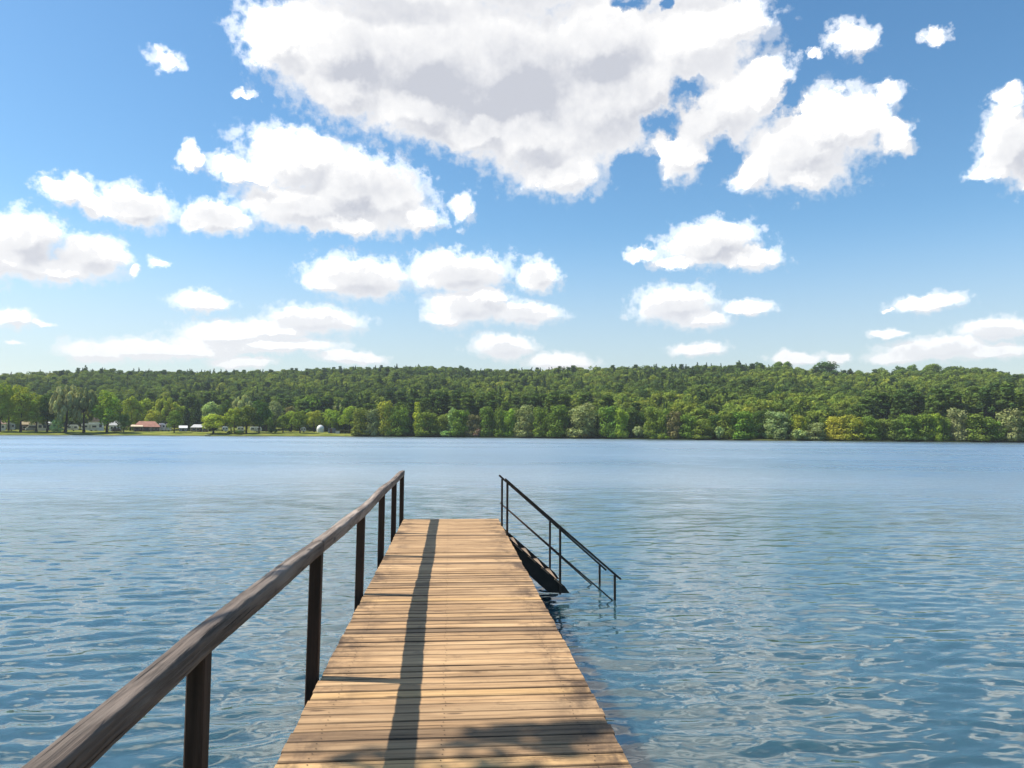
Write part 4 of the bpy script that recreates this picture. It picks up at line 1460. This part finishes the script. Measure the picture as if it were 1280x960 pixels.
def windows(parent, xs, y, z, w, h, mat=None):
    for x in xs:
        mb = MB(); mb.box((x, y, z), (w, 0.06, h))
        wi = mb.build('window', M['dark'], parent)
        fr_ = MB()
        for (cx_, cz_, sx_, sz_) in ((0, h / 2 + .04, w + .16, .08), (0, -h / 2 - .04, w + .16, .08), (-w / 2 - .04, 0, .08, h), (w / 2 + .04, 0, .08, h)):
            fr_.box((x + cx_, y - 0.01, z + cz_), (sx_, 0.08, sz_))
        fr_.build('window_frame', mat or M['white'], wi)


def cabin(name, px0, px1, ytop, s, label, cat, wall, roof, depth=5.0, roof_share=0.42, hip=0.0, ridge='x', wins=2, trim=None, turn=0.0, posts=False):
    pc_ = (px0 + px1) / 2
    o, k = place(name, pc_, s, label, cat, None, turn)
    w = (px1 - px0) * k
    d = ray(pc_, ytop)
    p = Vector(o.location)
    h = CAMZ + d.z / math.hypot(d.x, d.y) * math.hypot(p.x, p.y) - p.z
    hw = h * (1 - roof_share)
    mb = MB(); mb.box((0, 0, hw / 2 - 0.2), (w * 0.94, depth * 0.9, hw + 0.4))
    mb.build('wall', wall, o)
    rf = MB()
    e = w / 2
    if ridge == 'x':
        r_ = e * (1 - hip)
        vs = [(-e, -depth / 2, hw), (e, -depth / 2, hw), (e, depth / 2, hw), (-e, depth / 2, hw), (-r_, 0, h), (r_, 0, h)]
        rf.add(vs, [(0, 1, 5, 4), (2, 3, 4, 5), (1, 2, 5), (3, 0, 4), (0, 3, 2, 1)])
        rf.box((0, -depth / 2 + 0.02, hw - 0.03), (w, 0.08, 0.16))
    else:
        vs = [(-e, -depth / 2, hw), (e, -depth / 2, hw), (e, depth / 2, hw), (-e, depth / 2, hw), (0, -depth / 2, h), (0, depth / 2, h)]
        rf.add(vs, [(0, 1, 4), (2, 3, 5), (1, 2, 5, 4), (3, 0, 4, 5), (0, 3, 2, 1)])
    rf.build('roof', roof, o)
    wy = -depth * 0.45 - 0.01
    n_ = wins + 1
    xs = [(-0.5 + (i + 0.7) / (n_ + 0.4)) * w * 0.9 for i in range(n_)]
    di = n_ // 2
    windows(o, [x for i, x in enumerate(xs) if i != di], wy, hw * 0.55, min(1.1, w * 0.16), hw * 0.38, trim)
    mb = MB(); mb.box((xs[di], wy - 0.01, hw * 0.40), (0.9, 0.06, hw * 0.8))
    dr = mb.build('door', M['dark'], o)
    mb = MB(); mb.box((xs[di] + 0.32, wy - 0.06, hw * 0.4), (0.05, 0.06, 0.12))
    mb.build('handle', M['grey_roof'], dr)
    if posts:
        for i in range(4):
            mb = MB(); mb.box((-e * 0.9 + i * e * 0.6, -depth / 2 + 0.12, hw / 2 - 0.1), (0.16, 0.16, hw + 0.16))
            mb.build('porch_post', M['cream'], o)
    return o, w, h, hw


def caravan(px0, px1, ytop, s, label, body, turn=0.0, name='caravan', group='caravans on the campsite'):
    pc_ = (px0 + px1) / 2
    o, k = place(name, pc_, s, label, 'caravan', group, turn)
    w = (px1 - px0) * k
    d = ray(pc_, ytop)
    p = Vector(o.location)
    h = max(2.1, CAMZ + d.z / math.hypot(d.x, d.y) * math.hypot(p.x, p.y) - p.z)
    c = 0.35
    e = w / 2
    prof = [(-e + c, 0.45), (e - 0.15, 0.45), (e, 0.75), (e - 0.05, h - c * 1.6), (e - c * 1.5, h), (-e + c, h), (-e, h - c), (-e - 0.05, 1.1)]
    mb = MB(); mb.prism(prof, 'y', -1.1, 1.1)
    mb.build('body', body, o, bevel=0.05)
    for i, x in enumerate((-0.28, 0.24)):
        mb = MB(); mb.box((x * w, -1.12, h * 0.62), (w * 0.24, 0.06, h * 0.24))
        mb.build('window', M['dark'], o)
    mb = MB(); mb.box((-0.02 * w, -1.125, h * 0.50), (0.62, 0.05, h * 0.58))
    mb.build('door', M['grey_roof'], o)
    mb = MB(); mb.box((0, -1.13, h * 0.40), (w * 0.95, 0.02, 0.10))
    mb.build('stripe', M['grey'], o)
    for yv in (-0.95, 0.95):
        mb = MB(); mb.tube([(0.08 * w, yv - 0.1, 0.34), (0.08 * w, yv + 0.1, 0.34)], 0.34, 14)
        mb.build('wheel', M['rubber'], o, smooth=False)
    return o


cabin('bungalow', -8, 6, 523, 34, 'low bungalow with faded pinkish roof at the edge of the campsite', 'house', M['white'], M['pink_tile'], 6, 0.45)
caravan(9, 18, 528.5, 26, 'white caravan parked behind the first tall bank trees', M['white'])
cabin('hut', 27, 46, 525.5, 40, 'long brown hut with a tan roof behind the white van', 'hut', M['brown'], M['tan_roof'], 5, 0.42)
cabin('shelter', 47, 70, 527, 38, 'long pale shelter with a flat white roof between two tree trunks', 'shelter', M['cream'], M['grey_roof'], 4, 0.18, wins=3)
caravan(84, 97.5, 531, 26, 'white caravan with dark windows standing between the two willows', M['white'])
caravan(103, 122, 529.5, 25, 'long cream caravan parked past the darker willow', M['white'])
cabin('house', 111, 129, 519.5, 50, 'two-storey house with pinkish roof and white gable behind the long caravan', 'house', M['white'], M['pink_tile'], 7, 0.42, ridge='y')
cabin('cabin', 137, 150.5, 527, 36, 'small white cabin with pale grey roof behind the reddish shrub', 'cabin', M['white'], M['grey_roof'], 4, 0.4)
club, cw, chh, chw = cabin('clubhouse', 168, 199, 526.5, 26, 'brown clubhouse with a broad red hipped roof on the bank', 'clubhouse', M['brown'], M['red_tile'], 9, 0.56, hip=0.42, wins=4, trim=M['cream'], posts=True)
# awning in front of the clubhouse
aw, k = place('awning', 168.5, 20, 'cream awning on posts beside the red-roofed clubhouse', 'awning')
w = 18 * k
mb = MB(); mb.add([(-w / 2, -2, 2.0), (w / 2, -2, 2.0), (w / 2, 2, 2.7), (-w / 2, 2, 2.7), (-w / 2, -2, 1.72), (w / 2, -2, 1.72), (w / 2, 2, 2.62), (-w / 2, 2, 2.62)],
                  [(0, 1, 2, 3), (4, 7, 6, 5), (0, 4, 5, 1), (2, 6, 7, 3), (0, 3, 7, 4), (1, 5, 6, 2)])
mb.build('canopy', M['awning'], aw)
for x in (-w / 2 + .1, -w / 6, w / 6, w / 2 - .1):
    mb = MB(); mb.box((x, -1.9, 0.8), (0.08, 0.08, 2.0)); mb.build('post', M['brown'], aw)
caravan(198.5, 206.5, 529, 34, 'white caravan beside the end of the red-roofed clubhouse', M['white'])
caravan(207, 214, 529.5, 30, 'smaller cream caravan between the clubhouse and the round dark tree', M['cream'])
cabin('chalet', 224, 234, 532, 30, 'little white-roofed chalet below the spruces', 'cabin', M['grey'], M['canvas'], 4, 0.4)
cabin('pavilion', 238.5, 260.5, 530.5, 22, 'dark open pavilion with wide pale roof near the landing stage', 'pavilion', M['brown'], M['grey_roof'], 7, 0.42, hip=0.4, wins=3, trim=M['cream'], posts=True)
caravan(278, 285, 533, 26, 'white caravan half hidden behind the light green bank tree', M['white'])
caravan(297, 305, 533.5, 24, 'white caravan showing between the forked trunks on the bank', M['white'])
caravan(313, 327, 535, 24, 'low white caravan behind the many-trunked dark tree', M['white'])
caravan(376, 382.5, 535.5, 18, 'small white caravan just before the round tank', M['white'])

# white van
van, k = place('van', 39, 20, 'white van with dark side windows parked before the brown hut', 'van')
w = 12.5 * k
h = 2.3
e = w / 2
mb = MB(); mb.prism([(-e, 0.35), (e, 0.35), (e, h - 0.3), (e - 0.2, h), (-e + 1.25, h), (-e + 0.45, 1.25), (-e, 1.05)], 'y', -0.95, 0.95)
mb.build('body', M['white'], van, bevel=0.06)
mb = MB(); mb.prism([(-e + 0.72, 1.2), (e - 0.25, 1.2), (e - 0.25, h - 0.3), (-e + 1.3, h - 0.3)], 'y', -0.985, -0.955)
mb.build('side_window', M['dark'], van)
mb = MB(); mb.prism([(-e + 0.3, 0.5), (e - 0.3, 0.5), (e - 0.3, 1.1), (-e + 0.3, 1.0)], 'y', -0.98, -0.957)
mb.build('side_panel', M['grey'], van)
for x in (-0.3, 0.3):
    for yv in (-0.85, 0.85):
        mb = MB(); mb.tube([(x * w, yv - 0.12, 0.33), (x * w, yv + 0.12, 0.33)], 0.33, 14)
        wh = mb.build('wheel', M['rubber'], van)
        mb = MB(); mb.tube([(x * w, yv - 0.14, 0.33), (x * w, yv + 0.14, 0.33)], 0.18, 12)
        mb.build('rim', M['grey_roof'], wh)
mb = MB(); mb.box((-e - 0.01, -0.6, 0.85), (0.06, 0.3, 0.16)); mb.build('headlight', M['canvas'], van)
mb = MB(); mb.box((-e - 0.01, 0.6, 0.85), (0.06, 0.3, 0.16)); mb.build('headlight', M['canvas'], van)

# white parasol, round tank, shed, hedge, landing stage
ps, k = place('parasol', 147.5, 42, 'white parasol open above the pale cabin roof', 'parasol')
mb = MB()
kk = 10
rim_ = [(1.5 * math.cos(i * 6.283 / kk), 1.5 * math.sin(i * 6.283 / kk), 4.0) for i in range(kk)]
mb.add(rim_ + [(0, 0, 4.8), (0, 0, 4.7)] + [(x * .99, y_, z - .06) for x, y_, z in rim_], [(i, (i + 1) % kk, kk) for i in range(kk)] + [((i + 1) % kk + kk + 2, i + kk + 2, kk + 1) for i in range(kk)] + [(i, i + kk + 2, (i + 1) % kk + kk + 2, (i + 1) % kk) for i in range(kk)])
mb.build('canopy', M['canvas'], ps)
mb = MB(); mb.tube([(0, 0, -0.2), (0, 0, 4.75)], 0.04, 8); mb.build('pole', M['grey_roof'], ps)

tk, k = place('tank', 400.5, 22, 'round white dome-topped tank standing on the grass between leafy trees', 'tank')
r_ = 4.6 * k
prof = [(r_ * 0.80, -0.2), (r_ * 0.93, 0.35), (r_, 1.1), (r_ * 0.97, 1.7), (r_ * 0.84, 2.25), (r_ * 0.60, 2.66), (r_ * 0.3, 2.9)]
mb = MB()
kk = 20
vs = [(a * math.cos(i * 6.2832 / kk), a * math.sin(i * 6.2832 / kk), z) for a, z in prof for i in range(kk)] + [(0, 0, 3.0)]
fs = [(j * kk + i, j * kk + (i + 1) % kk, (j + 1) * kk + (i + 1) % kk, (j + 1) * kk + i) for j in range(len(prof) - 1) for i in range(kk)]
fs += [((len(prof) - 1) * kk + i, (len(prof) - 1) * kk + (i + 1) % kk, len(vs) - 1) for i in range(kk)]
mb.add(vs, fs); mb.build('shell', M['white'], tk, smooth=True)
mb = MB(); mb.tube([(0, 0, 1.22), (0, 0, 1.30)], r_ * 1.015, 20); mb.build('band', M['grey_roof'], tk)
mb = MB(); mb.tube([(0, 0, 2.95), (0, 0, 3.12)], r_ * 0.16, 12); mb.build('lid', M['grey_roof'], tk)

sh, k = place('shed', 415, 12, 'dark grey shed with flat roof standing by the white round tank', 'shed')
mb = MB(); mb.box((0, 0, 0.85), (9 * k, 2.2, 2.1)); mb.build('wall', M['grey'], sh)
mb = MB(); mb.box((0, 0, 1.95), (9.6 * k, 2.5, 0.10)); mb.build('roof', M['grey'], sh)
mb = MB(); mb.box((-0.4, -1.12, 0.8), (0.9, 0.05, 1.8)); mb.build('door', M['brown'], sh)
bx, k = place('storage_box', 422, 9, 'low pale storage box with a lid between the grey shed and the hedge', 'box')
mb = MB(); mb.box((0, 0, 0.45), (5 * k, 1.2, 1.0)); mb.build('body', M['grey_roof'], bx)
mb = MB(); mb.box((0, 0, 1.0), (5.4 * k, 1.35, 0.09)); mb.build('lid', M['canvas'], bx)

hg, k = place('hedge', 434.5, 10, 'long low clipped hedge with a flat top near the end of the grass bank', 'hedge')
r2 = np.random.default_rng(4)
C = [(x, r2.uniform(-.4, .4), z, 0.6, 0.55, 0.45, 30) for x in np.arange(-12 * k, 11 * k, 0.55) for z in (0.4, 1.05)]
V, f, T = leaf_cloud(C, 0.3, 6)
V[:, 2] = np.clip(V[:, 2], 0.02, 1.5)
ho = bpy.data.objects.new('foliage', np_mesh('foliage', V, f, [M['leaf']], attrs={'leaf': T}))
COL.objects.link(ho); ho.parent = hg; ho.color = (0.075, 0.085, 0.025, 1)

ls, k = place('landing_stage', 259.5, -1.0, 'tiny wooden landing stage on the far bank below the pavilion', 'landing stage')
ls.location.z = 0
mb = MB(); mb.box((0, 0, 0.42), (6 * k, 3.0, 0.10)); mb.build('deck', M['grey_roof'], ls)
for x in (-2.4 * k, 2.4 * k):
    for yv in (-1.2, 1.2):
        mb = MB(); mb.tube([(x, yv, -1.2), (x, yv, 0.36)], 0.08, 8); mb.build('pile', M['beam'], ls)

# ------------------------------------------------------------------ the tree on the near bank whose boughs shade the first planks
lt = empty('overhanging_tree', (-9.2, -5.2, 0.8))
tag(lt, 'old bank tree whose long leafy bough reaches out over the water beside the jetty', 'tree')
mb = MB()
mb.tube([(0, 0, -0.5), (0.2, 0.3, 2.5), (0.3, 0.9, 5.0), (0.2, 1.2, 8.0), (0.3, 1.0, 11)], [0.42, 0.34, 0.28, 0.2, 0.1], 10)
mb.tube([(0.3, 0.9, 5.0), (1.4, 4.0, 6.6), (2.6, 7.2, 7.4), (3.6, 9.6, 7.9)], [0.2, 0.14, 0.09, 0.03], 8)
mb.tube([(0.25, 1.1, 6.5), (-2.4, 2.5, 8.6)], [0.15, 0.04], 8)
mb.tube([(0.25, 1.1, 7.5), (1.8, -1.4, 10)], [0.13, 0.04], 8)
mb.build('trunk', M['bark'], lt, smooth=True)
C = []
ro = random.Random(3)
for i in range(44):
    a = ro.uniform(0, 6.283); q_ = ro.uniform(0.5, 3.6)
    C.append((q_ * math.cos(a) - 0.4, 0.6 + q_ * math.sin(a) * 0.8, ro.uniform(6.5, 12.5), 0.9, 0.9, 0.7, 190))
me_v, me_f, me_t = leaf_cloud(C, 0.16, 12)
# leaf sprays along the bough, placed where their shade falls on the planks
sun_h = lambda x, y, z: Vector((x, y, DECK_Z)) + sdir * (z / sdir.z)
sp_ = []
for (x, y, rad, num) in [(0.26, 4.28, 0.16, 30), (0.50, 4.20, 0.18, 38), (0.72, 4.26, 0.15, 28), (0.88, 4.30, 0.12, 16), (0.62, 4.06, 0.14, 20), (0.10, 3.98, 0.20, 34), (-0.35, 3.95, 0.22, 30), (0.35, 3.72, 0.2, 40), (-0.55, 3.68, 0.2, 34), (0.75, 3.6, 0.2, 40)]:
    p = sun_h(x, y, 7.7) - Vector(lt.location)
    sp_.append((p.x, p.y, p.z, rad, rad, rad * 0.8, num))
v2_, f2_, t2_ = leaf_cloud(sp_, 0.10, 15)
V = np.concatenate([me_v, v2_]); f = np.arange(len(V)).reshape(-1, 4); T = np.concatenate([me_t, t2_])
co = bpy.data.objects.new('crown', np_mesh('crown', V, f, [M['leaf']], attrs={'leaf': T}))
COL.objects.link(co); co.parent = lt; co.color = rgba(LEAFCOL['mid'])
